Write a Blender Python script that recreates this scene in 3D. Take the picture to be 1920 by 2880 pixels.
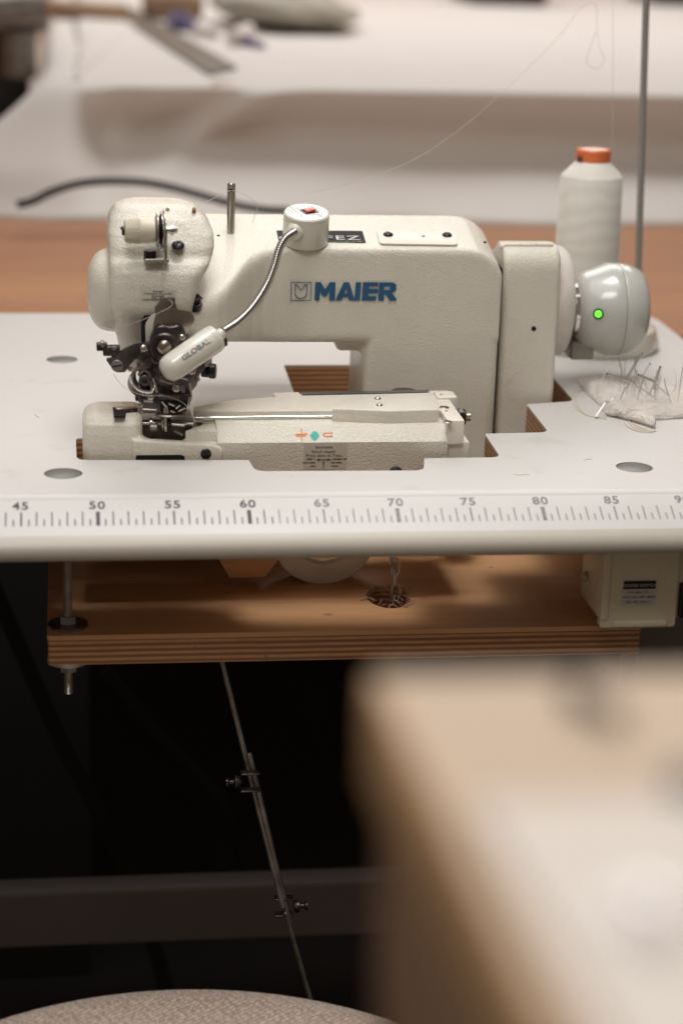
import bpy, bmesh, math, random
import numpy as np
from mathutils import Vector, Matrix, noise
from mathutils.geometry import tessellate_polygon
random.seed(7)
for o in list(bpy.data.objects): bpy.data.objects.remove(o)
SC = bpy.context.scene
COL = SC.collection
S = 0.01            # the code below is written in centimetres
OX = 66.0           # x = 66 cm on the table's ruler is the world origin

# ------------------------------------------------------------------ camera (solved from the ruler and the discs)
F_, PITCH, YAW, ROLL = 5704.09, 0.3103, 0.1396, 0.0320
CAM = np.array([48.1727, -127.3712, 40.7026])
fw = np.array([math.sin(YAW)*math.cos(PITCH), math.cos(YAW)*math.cos(PITCH), -math.sin(PITCH)])
rt = np.array([math.cos(YAW), -math.sin(YAW), 0.0]); up = np.cross(rt, fw)
rt, up = math.cos(ROLL)*rt + math.sin(ROLL)*up, -math.sin(ROLL)*rt + math.cos(ROLL)*up
cd = bpy.data.cameras.new('camera'); cam = bpy.data.objects.new('camera', cd); COL.objects.link(cam)
m = Matrix.Identity(4)
for i in range(3):
    m[i][0] = rt[i]; m[i][1] = up[i]; m[i][2] = -fw[i]
m[0][3] = (CAM[0]-OX)*S; m[1][3] = CAM[1]*S; m[2][3] = CAM[2]*S
cam.matrix_world = m
cd.sensor_fit = 'VERTICAL'; cd.sensor_height = 36; cd.sensor_width = 24
cd.lens = F_/2880*36; cd.clip_end = 60; cd.clip_start = 0.02
cd.dof.use_dof = True; cd.dof.focus_distance = 1.50; cd.dof.aperture_fstop = 3.6; cd.dof.aperture_blades = 9
SC.camera = cam

# ------------------------------------------------------------------ world and lamps
w = bpy.data.worlds.new('World'); SC.world = w; w.use_nodes = True
bg = w.node_tree.nodes['Background']; bg.inputs[0].default_value = (1.0, 0.83, 0.67, 1); bg.inputs[1].default_value = 0.18
def area(name, loc, target, sx, sy, power, col, spread=180):
    ld = bpy.data.lights.new(name, 'AREA'); ld.shape = 'RECTANGLE'; ld.size = sx*S; ld.size_y = sy*S
    ld.energy = power; ld.color = col; ld.spread = math.radians(spread)
    o = bpy.data.objects.new(name, ld); COL.objects.link(o)
    p = Vector(((loc[0]-OX)*S, loc[1]*S, loc[2]*S)); t = Vector(((target[0]-OX)*S, target[1]*S, target[2]*S))
    o.location = p; o.rotation_euler = (t-p).to_track_quat('-Z', 'Y').to_euler()
    return o
area('ceiling_lamp', (76, 24, 175), (68, 20, 0), 56, 50, 1.7, (1.0, 0.985, 0.975), 70)
area('overhead_fill', (52, 6, 125), (64, 16, 0), 120, 100, 3.2, (1.0, 0.985, 0.97), 110)  # added soft fill lamp, not part of any ceiling
area('foreground_fill', (30, -105, 165), (62, -60, 0), 60, 60, 5.6, (1.0, 0.97, 0.94), 110)  # added fill lamp that brightens the foreground table; no window stands there
area('far_lamp', (110, 275, 190), (110, 235, 0), 240, 190, 46, (1.0, 0.975, 0.96))
SC.view_settings.view_transform = 'Standard'; SC.view_settings.look = 'None'
SC.view_settings.exposure = 0.05; SC.view_settings.gamma = 1.0
try: SC.view_settings.use_curve_mapping = False
except Exception: pass
SC.render.engine = 'CYCLES'

# ------------------------------------------------------------------ photo measurements -> points in the place
KX = 1920/1568
def _ray(x, y): return fw*F_ + rt*(x*KX-960) + up*(1440-y*KX)
def ay(x, y, v): d = _ray(x, y); p = CAM + d*(v-CAM[1])/d[1]; return (float(p[0]), float(p[1]), float(p[2]))
def az(x, y, v=0.0): d = _ray(x, y); p = CAM + d*(v-CAM[2])/d[2]; return (float(p[0]), float(p[1]), float(p[2]))
def xz(pts, Y): return [(ay(x, y, Y)[0], ay(x, y, Y)[2]) for x, y in pts]
def xy(pts, Z): return [az(x, y, Z)[:2] for x, y in pts]

# ------------------------------------------------------------------ materials
def mat(name, col, rough=0.5, metal=0.0, bump=None, var=0.0, vscale=8.0, coat=0.0, spec=0.5, sheen=0.0, emit=None, alpha=None, sss=0.0, vary=(1, 1, 1), rvar=0.0):
    m = bpy.data.materials.new(name); m.use_nodes = True; nt = m.node_tree; N = nt.nodes; L = nt.links
    b = N['Principled BSDF']; b.inputs['Base Color'].default_value = (*col, 1)
    b.inputs['Roughness'].default_value = rough; b.inputs['Metallic'].default_value = metal
    b.inputs['Specular IOR Level'].default_value = spec; b.inputs['Coat Weight'].default_value = coat
    b.inputs['Sheen Weight'].default_value = sheen
    if sss: b.inputs['Subsurface Weight'].default_value = sss; b.inputs['Subsurface Scale'].default_value = .003
    if emit: b.inputs['Emission Color'].default_value = (*emit[:3], 1); b.inputs['Emission Strength'].default_value = emit[3]
    tc = N.new('ShaderNodeTexCoord'); mp = N.new('ShaderNodeMapping'); L.new(tc.outputs['Object'], mp.inputs[0]); mp.inputs['Scale'].default_value = vary
    if var:
        n = N.new('ShaderNodeTexNoise'); n.inputs['Scale'].default_value = vscale; n.inputs['Detail'].default_value = 5; L.new(mp.outputs[0], n.inputs[0])
        r = N.new('ShaderNodeMapRange'); r.inputs['From Min'].default_value = .3; r.inputs['From Max'].default_value = .7
        r.inputs['To Min'].default_value = 1-var; r.inputs['To Max'].default_value = 1+var; L.new(n.outputs[0], r.inputs[0])
        mx = N.new('ShaderNodeVectorMath'); mx.operation = 'SCALE'; mx.inputs[0].default_value = col; L.new(r.outputs[0], mx.inputs['Scale'])
        L.new(mx.outputs[0], b.inputs['Base Color'])
        if rvar:
            r2 = N.new('ShaderNodeMapRange'); r2.inputs['To Min'].default_value = rough-rvar; r2.inputs['To Max'].default_value = rough+rvar
            r2.inputs['From Min'].default_value = .3; r2.inputs['From Max'].default_value = .7
            L.new(n.outputs[0], r2.inputs[0]); L.new(r2.outputs[0], b.inputs['Roughness'])
    if bump:
        sc, st, dist = bump[:3]
        n = N.new('ShaderNodeTexNoise'); n.inputs['Scale'].default_value = sc; n.inputs['Detail'].default_value = 2.5; n.inputs['Roughness'].default_value = .5
        n.inputs['Distortion'].default_value = .6; L.new(mp.outputs[0], n.inputs[0])
        bp = N.new('ShaderNodeBump'); bp.inputs['Strength'].default_value = st; bp.inputs['Distance'].default_value = dist
        L.new(n.outputs[0], bp.inputs['Height']); L.new(bp.outputs[0], b.inputs['Normal'])
    return m

M = {}
M['enamel'] = mat('cream_enamel', (.74, .695, .60), .27, bump=(820, .85, .0012), var=.035, vscale=22, coat=.15)
M['enamel2'] = mat('cream_enamel_smooth', (.70, .655, .57), .38, bump=(650, .3, .0006), var=.03, vscale=30)
M['laminate'] = mat('white_laminate', (.565, .545, .52), .42, var=.02, vscale=5, bump=(1500, .06, .0002))
M['ruler'] = mat('ruler_strip', (.61, .59, .57), .4, bump=(900, .1, .0002), var=.02, vscale=20)
M['nosing'] = mat('edge_nosing_shaded', (.50, .455, .39), .4, bump=(900, .1, .0002), var=.02, vscale=12, vary=(.3, 1, 4))  # same white edging, its base colour darkened to paint in shade
M['ink'] = mat('ruler_ink', (.06, .05, .055), .6, var=.25, vscale=400)
M['inkmid'] = mat('ruler_ink_faded', (.22, .21, .21), .6, var=.25, vscale=400)
M['chrome'] = mat('chrome', (.75, .73, .7), .13, 1.0, var=.08, vscale=60)
M['nickel'] = mat('nickel', (.58, .54, .49), .27, 1.0, bump=(300, .1, .0003), var=.12, vscale=70)
M['bronze'] = mat('brown_steel_plate', (.36, .31, .27), .3, 1.0, bump=(200, .12, .0004), var=.22, vscale=45)
M['black'] = mat('black_oxide', (.018, .016, .017), .3, .3, bump=(500, .25, .0004), var=.3, vscale=120)
M['darksteel'] = mat('dark_steel', (.10, .085, .08), .33, .85, bump=(350, .3, .0006), var=.4, vscale=90, rvar=.12)
M['greysteel'] = mat('grey_cast_steel', (.26, .23, .205), .4, .8, bump=(400, .3, .0006), var=.3, vscale=80, rvar=.1)
M['zinc'] = mat('zinc_disc', (.15, .152, .14), .42, .3, bump=(700, .15, .0002), var=.12, vscale=60)
M['zinc_steel'] = mat('zinc_bolt', (.60, .58, .55), .35, .9, bump=(500, .2, .0003), var=.2, vscale=90)
M['tension'] = mat('tension_steel', (.33, .29, .26), .22, 1.0, var=.15, vscale=90)
M['pin'] = mat('pin_steel', (.50, .48, .45), .35, .85)
M['whitepin'] = mat('bright_needle_steel', (.92, .92, .92), .35, .6)
M['midsteel'] = mat('mid_steel', (.17, .15, .135), .35, .8, bump=(400, .4, .0007), var=.45, vscale=110, rvar=.12)
M['hole'] = mat('recess_shade_black', (.008, .007, .007), .9)  # near-black colour painting the shade in slots and openings; also colours cables
M['blue'] = mat('blue_decal', (.018, .095, .20), .45, var=.12, vscale=150)
M['plate'] = mat('black_name_plate', (.028, .024, .025), .7, spec=.15, var=.1, vscale=60)
M['platetext'] = mat('silver_print', (.55, .55, .55), .4)
M['greentext'] = mat('green_print', (.22, .28, .12), .5)
M['sticker'] = mat('clear_sticker', (.60, .565, .48), .3)
M['ivory'] = mat('ivory_plastic', (.66, .60, .47), .35, var=.04, vscale=60)
M['lampplastic'] = mat('lamp_plastic', (.66, .63, .55), .22, coat=.3, var=.03, vscale=40)
M['greytext'] = mat('grey_print', (.17, .165, .16), .5)
M['red'] = mat('red_rocker', (.62, .07, .05), .3, coat=.4)
M['motor'] = mat('grey_green_plastic', (.50, .505, .465), .26, coat=.5, var=.02, vscale=30)
M['felt'] = mat('pale_felt', (.66, .60, .55), .9, bump=(900, .5, .001), sheen=.4, var=.06, vscale=70)
M['led'] = mat('green_led', (.1, .8, .05), .2, emit=(.10, 1.0, .03, 2.2))
M['thread'] = mat('ivory_thread', (.68, .65, .57), .75, bump=(1, 0, 0) and None, sheen=.3)
M['thin'] = mat('thin_thread', (.56, .51, .45), .6)
M['orange'] = mat('orange_cap', (.80, .19, .065), .35, var=.05, vscale=60)
M['whitecore'] = mat('white_core', (.72, .62, .55), .6)
M['rod'] = mat('grey_rod', (.34, .33, .315), .35, .3)
M['pad'] = mat('pad_cloth', (.76, .69, .63), .95, bump=(520, 1.0, .003), sheen=.5, var=.09, vscale=60)
M['yarn'] = mat('loose_yarn', (.68, .59, .47), .8, sheen=.3)
M['switchbox'] = mat('beige_switch_box', (.66, .59, .43), .35, bump=(800, .15, .0003), var=.04, vscale=30)
M['label_white'] = mat('white_label', (.55, .53, .5), .4)
M['cloth'] = mat('white_cloth', (.82, .77, .73), .85, bump=(1200, .15, .0004), sheen=.2, var=.02, vscale=6)
M['cable'] = mat('dark_cable', (.010, .008, .010), .45)
M['stretcher'] = mat('grey_frame_paint', (.145, .12, .108), .5, var=.06, vscale=10)
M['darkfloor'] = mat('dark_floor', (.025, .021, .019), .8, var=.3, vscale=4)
M['bagcloth'] = mat('grey_beige_cloth', (.42, .385, .32), .9, var=.15, vscale=18)
M['steelruler'] = mat('brushed_ruler', (.19, .18, .165), .45, .5, var=.1, vscale=20)
M['kraft'] = mat('kraft_paper', (.42, .27, .17), .7, var=.12, vscale=20)
M['purple'] = mat('purple_plastic', (.12, .03, .22), .4)
M['bluegrey'] = mat('blue_grey_plastic', (.10, .10, .22), .4)
M['tan_wood'] = mat('tan_board', (.60, .465, .345), .6, var=.06, vscale=7, vary=(1, .3, 1))
M['apron_wood'] = mat('dark_apron', (.30, .17, .10), .6)
M['side_wood'] = mat('brown_board_side', (.62, .38, .19), .6, var=.1, vscale=6)
M['whitepanel'] = mat('white_panel', (.80, .745, .70), .5)
M['red_dot'] = mat('red_paint_dot', (.33, .05, .03), .5)
M['orange_mark'] = mat('orange_crayon', (.75, .25, .08), .7, var=.4, vscale=500)
M['teal_mark'] = mat('teal_crayon', (.05, .42, .36), .6, var=.3, vscale=500)
M['rust'] = mat('rust_edge', (.25, .12, .06), .7)
M['glass'] = mat('dark_glass_strip', (.05, .055, .06), .12, coat=.5)

def specks(m, scale, thr, col, soft=.02):
    nt = m.node_tree; N = nt.nodes; L = nt.links; b = N['Principled BSDF']; lk = b.inputs['Base Color'].links
    tc = N.new('ShaderNodeTexCoord'); n = N.new('ShaderNodeTexNoise'); n.inputs['Scale'].default_value = scale; n.inputs['Detail'].default_value = 3; L.new(tc.outputs['Object'], n.inputs[0])
    r = N.new('ShaderNodeMapRange'); r.inputs['From Min'].default_value = thr; r.inputs['From Max'].default_value = thr+soft; L.new(n.outputs[0], r.inputs[0])
    r.inputs['To Max'].default_value = .8
    mx = N.new('ShaderNodeMix'); mx.data_type = 'RGBA'; L.new(r.outputs[0], mx.inputs['Factor']); mx.inputs[7].default_value = (*col, 1)
    if lk: L.new(lk[0].from_socket, mx.inputs[6])
    else: mx.inputs[6].default_value = b.inputs['Base Color'].default_value
    L.new(mx.outputs[2], b.inputs['Base Color'])
specks(M['enamel'], 130, .745, (.25, .19, .12)); specks(M['laminate'], 150, .75, (.35, .30, .25)); specks(M['enamel'], 28, .70, (.58, .52, .42), .06)
specks(M['laminate'], 22, .64, (.50, .48, .45), .08); specks(M['motor'], 120, .76, (.3, .28, .24)); specks(M['enamel2'], 130, .74, (.25, .19, .12)); specks(M['switchbox'], 120, .74, (.3, .25, .18))
def wood(name, c1, c2, ply=None, rough=.45, grain=(3, 40, 40), coat=0):
    m = bpy.data.materials.new(name); m.use_nodes = True; nt = m.node_tree; N = nt.nodes; L = nt.links
    b = N['Principled BSDF']; b.inputs['Roughness'].default_value = rough; b.inputs['Coat Weight'].default_value = coat
    tc = N.new('ShaderNodeTexCoord'); mp = N.new('ShaderNodeMapping'); L.new(tc.outputs['Object'], mp.inputs[0])
    mp.inputs['Scale'].default_value = grain
    n = N.new('ShaderNodeTexNoise'); n.inputs['Scale'].default_value = 1; n.inputs['Detail'].default_value = 8; n.inputs['Roughness'].default_value = .65; L.new(mp.outputs[0], n.inputs[0])
    cr = N.new('ShaderNodeValToRGB'); cr.color_ramp.elements[0].position = .3; cr.color_ramp.elements[1].position = .72
    cr.color_ramp.elements[0].color = (*c1, 1); cr.color_ramp.elements[1].color = (*c2, 1); L.new(n.outputs[0], cr.inputs[0])
    out = cr.outputs[0]
    # small dark scuffs
    mp3 = N.new('ShaderNodeMapping'); mp3.inputs['Scale'].default_value = (60, 110, 60); L.new(tc.outputs['Object'], mp3.inputs[0])
    n3 = N.new('ShaderNodeTexNoise'); n3.inputs['Scale'].default_value = 1; n3.inputs['Detail'].default_value = 3; L.new(mp3.outputs[0], n3.inputs[0])
    r3 = N.new('ShaderNodeMapRange'); r3.inputs['From Min'].default_value = .70; r3.inputs['From Max'].default_value = .76
    r3.inputs['To Min'].default_value = 0; r3.inputs['To Max'].default_value = .7; L.new(n3.outputs[0], r3.inputs[0])
    mx3 = N.new('ShaderNodeMix'); mx3.data_type = 'RGBA'; L.new(r3.outputs[0], mx3.inputs['Factor']); L.new(out, mx3.inputs[6]); mx3.inputs[7].default_value = (c1[0]*.3, c1[1]*.3, c1[2]*.3, 1)
    out = mx3.outputs[2]
    if ply:
        period, z0, dark = ply
        sp = N.new('ShaderNodeSeparateXYZ'); L.new(tc.outputs['Object'], sp.inputs[0])
        n2 = N.new('ShaderNodeTexNoise'); n2.inputs['Scale'].default_value = 30; L.new(tc.outputs['Object'], n2.inputs[0])
        ml = N.new('ShaderNodeMath'); ml.operation = 'MULTIPLY_ADD'; L.new(n2.outputs[0], ml.inputs[0]); ml.inputs[1].default_value = period*.35; L.new(sp.outputs[2], ml.inputs[2])
        dv = N.new('ShaderNodeMath'); dv.operation = 'DIVIDE'; L.new(ml.outputs[0], dv.inputs[0]); dv.inputs[1].default_value = period
        sn = N.new('ShaderNodeMath'); sn.operation = 'PINGPONG'; L.new(dv.outputs[0], sn.inputs[0]); sn.inputs[1].default_value = 1
        rr = N.new('ShaderNodeMapRange'); rr.inputs['From Min'].default_value = .35; rr.inputs['From Max'].default_value = .65
        L.new(sn.outputs[0], rr.inputs[0])
        mx = N.new('ShaderNodeMix'); mx.data_type = 'RGBA'; L.new(rr.outputs[0], mx.inputs['Factor']); L.new(out, mx.inputs[6]); mx.inputs[7].default_value = (*dark, 1)
        out = mx.outputs[2]
    L.new(out, b.inputs['Base Color'])
    bp = N.new('ShaderNodeBump'); bp.inputs['Strength'].default_value = .15; bp.inputs['Distance'].default_value = .0005; L.new(n.outputs[0], bp.inputs['Height']); L.new(bp.outputs[0], b.inputs['Normal'])
    return m
M['plyedge'] = wood('plywood_edge', (.46, .23, .105), (.62, .35, .17), (.0021, 0, (.25, .11, .05)), grain=(60, 60, 300))
M['board'] = wood('board_face', (.60, .30, .13), (.74, .43, .22), rough=.5, grain=(8, 60, 60))
M['bench'] = wood('bench_wood', (.31, .115, .036), (.46, .20, .07), rough=.6, grain=(1.5, 14, 10))

def weave(name):
    m = bpy.data.materials.new(name); m.use_nodes = True; nt = m.node_tree; N = nt.nodes; L = nt.links
    b = N['Principled BSDF']; b.inputs['Roughness'].default_value = .95; b.inputs['Sheen Weight'].default_value = .3
    tc = N.new('ShaderNodeTexCoord'); mp = N.new('ShaderNodeMapping'); mp.inputs['Rotation'].default_value = (0, 0, .9); L.new(tc.outputs['Object'], mp.inputs[0])
    wv = N.new('ShaderNodeTexWave'); wv.inputs['Scale'].default_value = 85; wv.inputs['Distortion'].default_value = 4; wv.inputs['Detail'].default_value = 3; wv.inputs['Detail Scale'].default_value = 5; L.new(mp.outputs[0], wv.inputs[0])
    mp2 = N.new('ShaderNodeMapping'); mp2.inputs['Rotation'].default_value = (0, 0, -.5); L.new(tc.outputs['Object'], mp2.inputs[0])
    wv2 = N.new('ShaderNodeTexWave'); wv2.inputs['Scale'].default_value = 55; wv2.inputs['Distortion'].default_value = 9; wv2.inputs['Detail Scale'].default_value = 6; L.new(mp2.outputs[0], wv2.inputs[0])
    ad = N.new('ShaderNodeMath'); ad.operation = 'MULTIPLY'; L.new(wv.outputs[1], ad.inputs[0]); L.new(wv2.outputs[1], ad.inputs[1])
    cr = N.new('ShaderNodeValToRGB'); cr.color_ramp.elements[0].color = (.30, .20, .15, 1); cr.color_ramp.elements[1].color = (.66, .56, .46, 1); cr.color_ramp.elements[1].position = .6
    L.new(ad.outputs[0], cr.inputs[0]); L.new(cr.outputs[0], b.inputs['Base Color'])
    bp = N.new('ShaderNodeBump'); bp.inputs['Strength'].default_value = .6; bp.inputs['Distance'].default_value = .001; L.new(ad.outputs[0], bp.inputs['Height']); L.new(bp.outputs[0], b.inputs['Normal'])
    return m
M['weave'] = weave('woven_seat')

# thread winding: fine horizontal bands
def winding():
    m = M['thread']; nt = m.node_tree; N = nt.nodes; L = nt.links; b = N['Principled BSDF']
    tc = N.new('ShaderNodeTexCoord'); mp = N.new('ShaderNodeMapping'); mp.inputs['Rotation'].default_value = (.12, .1, 0); L.new(tc.outputs['Object'], mp.inputs[0])
    wv = N.new('ShaderNodeTexWave'); wv.bands_direction = 'Z'; wv.inputs['Scale'].default_value = 22; wv.inputs['Distortion'].default_value = 7; wv.inputs['Detail'].default_value = 3; L.new(mp.outputs[0], wv.inputs[0])
    cr = N.new('ShaderNodeValToRGB'); cr.color_ramp.elements[0].color = (.71, .68, .61, 1); cr.color_ramp.elements[1].color = (.77, .745, .68, 1)
    L.new(wv.outputs[0], cr.inputs[0]); L.new(cr.outputs[0], b.inputs['Base Color'])
    bp = N.new('ShaderNodeBump'); bp.inputs['Strength'].default_value = .12; bp.inputs['Distance'].default_value = .0004; L.new(wv.outputs[0], bp.inputs['Height']); L.new(bp.outputs[0], b.inputs['Normal'])
winding()

# ------------------------------------------------------------------ object helpers
ORG = {}            # origin (cm) of each object's root
def tag(o, label=None, cat=None, group=None, kind=None):
    if label: o['label'] = label
    if cat: o['category'] = cat
    if group: o['group'] = group
    if kind: o['kind'] = kind
    return o
def thing(name, label, cat, loc, group=None):
    o = bpy.data.objects.new(name, None); COL.objects.link(o); o.empty_display_size = .02
    o.location = ((loc[0]-OX)*S, loc[1]*S, loc[2]*S); ORG[o.name] = tuple(loc)
    return tag(o, label, cat, group)
def finish(name, me, m, parent, org=None, smooth=True, ang=38):
    me.name = name
    if isinstance(m, (list, tuple)):
        for q in m: me.materials.append(q)
    elif m: me.materials.append(m)
    if smooth and len(me.polygons):
        me.polygons.foreach_set('use_smooth', [True]*len(me.polygons)); me.set_sharp_from_angle(angle=math.radians(ang))
    o = bpy.data.objects.new(name, me); COL.objects.link(o)
    if parent: o.parent = parent; ORG[o.name] = ORG[parent.name]
    else:
        o.location = ((org[0]-OX)*S, org[1]*S, org[2]*S); ORG[o.name] = tuple(org)
    return o
def obj(name, bm, m, parent=None, org=None, smooth=True, ang=38, label=None):
    """bm is in absolute centimetres; the mesh is stored relative to its root"""
    if org is None:
        if parent: org = ORG[parent.name]
        else:
            cs = [v.co for v in bm.verts]
            org = ((min(c.x for c in cs)+max(c.x for c in cs))/2, (min(c.y for c in cs)+max(c.y for c in cs))/2, min(c.z for c in cs))
    for v in bm.verts: v.co = Vector(((v.co.x-org[0])*S, (v.co.y-org[1])*S, (v.co.z-org[2])*S))
    me = bpy.data.meshes.new(name); bm.to_mesh(me); bm.free()
    o = finish(name, me, m, parent, org, smooth, ang)
    if label: o['label'] = label
    return o
def new(): return bmesh.new()
def merge(bm, src, midx=0):
    vm = {}
    for v in src.verts: vm[v] = bm.verts.new(v.co)
    for f in src.faces:
        try: nf = bm.faces.new([vm[v] for v in f.verts]); nf.material_index = midx if midx else f.material_index
        except ValueError: pass
    src.free(); return bm
def bev(t, r, seg=3, ang=25):
    if r > 0:
        es = [e for e in t.edges if len(e.link_faces) == 2 and e.calc_face_angle(0) > math.radians(ang)]
        bmesh.ops.bevel(t, geom=es, offset=r, segments=seg, profile=.5, affect='EDGES', clamp_overlap=True)
    return t
def box(bm, a, b, r=0, seg=3, midx=0):
    t = new(); bmesh.ops.create_cube(t, size=1)
    for v in t.verts: v.co = Vector([(a[i]+b[i])/2 + v.co[i]*(b[i]-a[i]) for i in range(3)])
    bev(t, r, seg); return merge(bm, t, midx)
def clean(poly):
    a = sum(poly[i][0]*poly[(i+1) % len(poly)][1]-poly[(i+1) % len(poly)][0]*poly[i][1] for i in range(len(poly)))
    return poly if a > 0 else poly[::-1]
def rnd(poly, r, n=4):
    """round the corners of a polygon"""
    out = []; L = len(poly)
    for i in range(L):
        rr = r[i] if isinstance(r, (list, tuple)) else r
        p = Vector(poly[i]); a = Vector(poly[i-1])-p; b = Vector(poly[(i+1) % L])-p
        if rr <= 0: out.append(tuple(p)); continue
        d = min(rr, a.length*.48, b.length*.48); s = p+a.normalized()*d; e = p+b.normalized()*d
        for k in range(n+1):
            t = k/n; out.append(tuple(s*(1-t)**2+p*2*t*(1-t)+e*t*t))
    return out
def prism(bm, poly, axis, lo, hi, r=0, seg=2, midx=0):
    """poly in the plane of the two other axes: axis x -> (y,z), y -> (x,z), z -> (x,y)"""
    t = new(); poly = clean(poly)
    def P(a, b, c): return Vector((c, a, b)) if axis == 'x' else Vector((a, c, b)) if axis == 'y' else Vector((a, b, c))
    A = [t.verts.new(P(a, b, lo)) for a, b in poly]; B = [t.verts.new(P(a, b, hi)) for a, b in poly]
    n = len(poly); t.faces.new(A); t.faces.new(B[::-1])
    for i in range(n): t.faces.new([A[i], B[i], B[(i+1) % n], A[(i+1) % n]])
    bmesh.ops.recalc_face_normals(t, faces=t.faces)
    if r:
        es = [e for e in t.edges if sorted([len(f.verts) > 4 or n <= 4 for f in e.link_faces])[-1] and e.calc_face_angle(0) > math.radians(50)]
        bmesh.ops.bevel(t, geom=es, offset=r, segments=seg, profile=.5, affect='EDGES', clamp_overlap=True)
    return merge(bm, t, midx)
def frame(d):
    d = Vector(d).normalized(); a = Vector((0, 0, 1)) if abs(d.z) < .9 else Vector((1, 0, 0))
    u = d.cross(a).normalized(); return u, d.cross(u), d
def lathe(bm, c, d, prof, n=32, midx=0):
    """prof: list of (distance along d, radius)"""
    u, v, d = frame(d); c = Vector(c); rings = []
    for h, r in prof:
        if r < 1e-5: rings.append([bm.verts.new(c+d*h)])
        else: rings.append([bm.verts.new(c+d*h+(u*math.cos(2*math.pi*k/n)+v*math.sin(2*math.pi*k/n))*r) for k in range(n)])
    fs = []
    for A, B in zip(rings[:-1], rings[1:]):
        for k in range(n):
            k2 = (k+1) % n
            if len(A) == 1 and len(B) == 1: continue
            if len(A) == 1: fs.append(bm.faces.new([A[0], B[k], B[k2]]))
            elif len(B) == 1: fs.append(bm.faces.new([A[k], B[0], A[k2]]))
            else: fs.append(bm.faces.new([A[k], B[k], B[k2], A[k2]]))
    if len(rings[0]) > 1: fs.append(bm.faces.new(rings[0]))
    if len(rings[-1]) > 1: fs.append(bm.faces.new(rings[-1][::-1]))
    for f in fs: f.material_index = midx
    bmesh.ops.recalc_face_normals(bm, faces=fs); return bm
def cyl(bm, a, b, r, n=24, c=None, midx=0):
    a, b = Vector(a), Vector(b); L = (b-a).length; c = min(r*.15, L*.2) if c is None else c
    return lathe(bm, a, b-a, [(0, 0), (0, r-c), (c, r), (L-c, r), (L, r-c), (L, 0)], n, midx)
def smoothpath(pts, k=8):
    P = [Vector(p) for p in pts]; P = [P[0]*2-P[1]]+P+[P[-1]*2-P[-2]]; out = []
    for i in range(1, len(P)-2):
        for j in range(k):
            t = j/k; a, b, c, d = P[i-1], P[i], P[i+1], P[i+2]
            out.append(.5*((2*b)+(c-a)*t+(2*a-5*b+4*c-d)*t*t+(3*b-a-3*c+d)*t**3))
    out.append(P[-2]); return out
def tube(bm, pts, r, n=8, smooth=0):
    P = smoothpath(pts, smooth) if smooth else [Vector(p) for p in pts]
    rings = []; u = None
    for i, p in enumerate(P):
        d = (P[min(i+1, len(P)-1)]-P[max(i-1, 0)]).normalized()
        if u is None: u = frame(d)[0]
        u = (u-d*u.dot(d)).normalized(); v = d.cross(u)
        rr = r[min(int(i/max(1, len(P)-1)*(len(r)-1)+.5), len(r)-1)] if isinstance(r, (list, tuple)) else r
        rings.append([bm.verts.new(p+(u*math.cos(2*math.pi*k/n)+v*math.sin(2*math.pi*k/n))*rr) for k in range(n)])
    for A, B in zip(rings[:-1], rings[1:]):
        for k in range(n): bm.faces.new([A[k], A[(k+1) % n], B[(k+1) % n], B[k]])
    bm.faces.new(rings[0][::-1]); bm.faces.new(rings[-1]); return bm
def rrect(x0, x1, y0, y1, r, n=6):
    r = min(r, (x1-x0)*.49, (y1-y0)*.49); out = []
    for cx, cy, a in ((x1-r, y1-r, 0), (x0+r, y1-r, 90), (x0+r, y0+r, 180), (x1-r, y0+r, 270)):
        for k in range(n+1):
            t = math.radians(a+90*k/n); out.append((cx+r*math.cos(t), cy+r*math.sin(t)))
    return out
def loft(bm, rings, cap=True, midx=0):
    R = [[bm.verts.new(Vector(p)) for p in ring] for ring in rings]; n = len(R[0]); fs = []
    for A, B in zip(R[:-1], R[1:]):
        for k in range(n): fs.append(bm.faces.new([A[k], A[(k+1) % n], B[(k+1) % n], B[k]]))
    if cap: fs.append(bm.faces.new(R[0][::-1])); fs.append(bm.faces.new(R[-1]))
    for f in fs: f.material_index = midx
    bmesh.ops.recalc_face_normals(bm, faces=fs); return bm
def fused(bm, voxel, iters=6):
    """union the closed shapes of bm into one cast surface"""
    me = bpy.data.meshes.new('tmp'); bm.to_mesh(me); bm.free()
    o = bpy.data.objects.new('tmp', me); COL.objects.link(o)
    r = o.modifiers.new('r', 'REMESH'); r.mode = 'VOXEL'; r.voxel_size = voxel
    s = o.modifiers.new('s', 'SMOOTH'); s.iterations = iters; s.factor = .5
    dg = bpy.context.evaluated_depsgraph_get(); dg.update(); e = o.evaluated_get(dg); me2 = bpy.data.meshes.new_from_object(e)
    out = new(); out.from_mesh(me2); bpy.data.objects.remove(o); bpy.data.meshes.remove(me); bpy.data.meshes.remove(me2)
    return out
def flatshape(bm, origin, xd, ud, outer, holes=(), th=.015, midx=0):
    """thin raised shape (lettering, markings) on a plane"""
    origin, xd, ud = Vector(origin), Vector(xd), Vector(ud); nn = xd.normalized().cross(ud.normalized())
    loops = [[Vector((a, b, 0)) for a, b in clean(list(outer))]]+[[Vector((a, b, 0)) for a, b in clean(list(h))] for h in holes]
    tri = tessellate_polygon(loops); allp = [p for l in loops for p in l]
    T = [bm.verts.new(origin+xd*p.x+ud*p.y+nn*th) for p in allp]
    for t in tri:
        try: f = bm.faces.new([T[i] for i in t]); f.material_index = midx
        except ValueError: pass
    B = [bm.verts.new(origin+xd*p.x+ud*p.y) for p in allp]; k = 0
    for l in loops:
        n = len(l)
        for i in range(n):
            try: bm.faces.new([T[k+i], T[k+(i+1) % n], B[k+(i+1) % n], B[k+i]]).material_index = midx
            except ValueError: pass
        k += n
    bmesh.ops.recalc_face_normals(bm, faces=bm.faces); return bm
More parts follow.
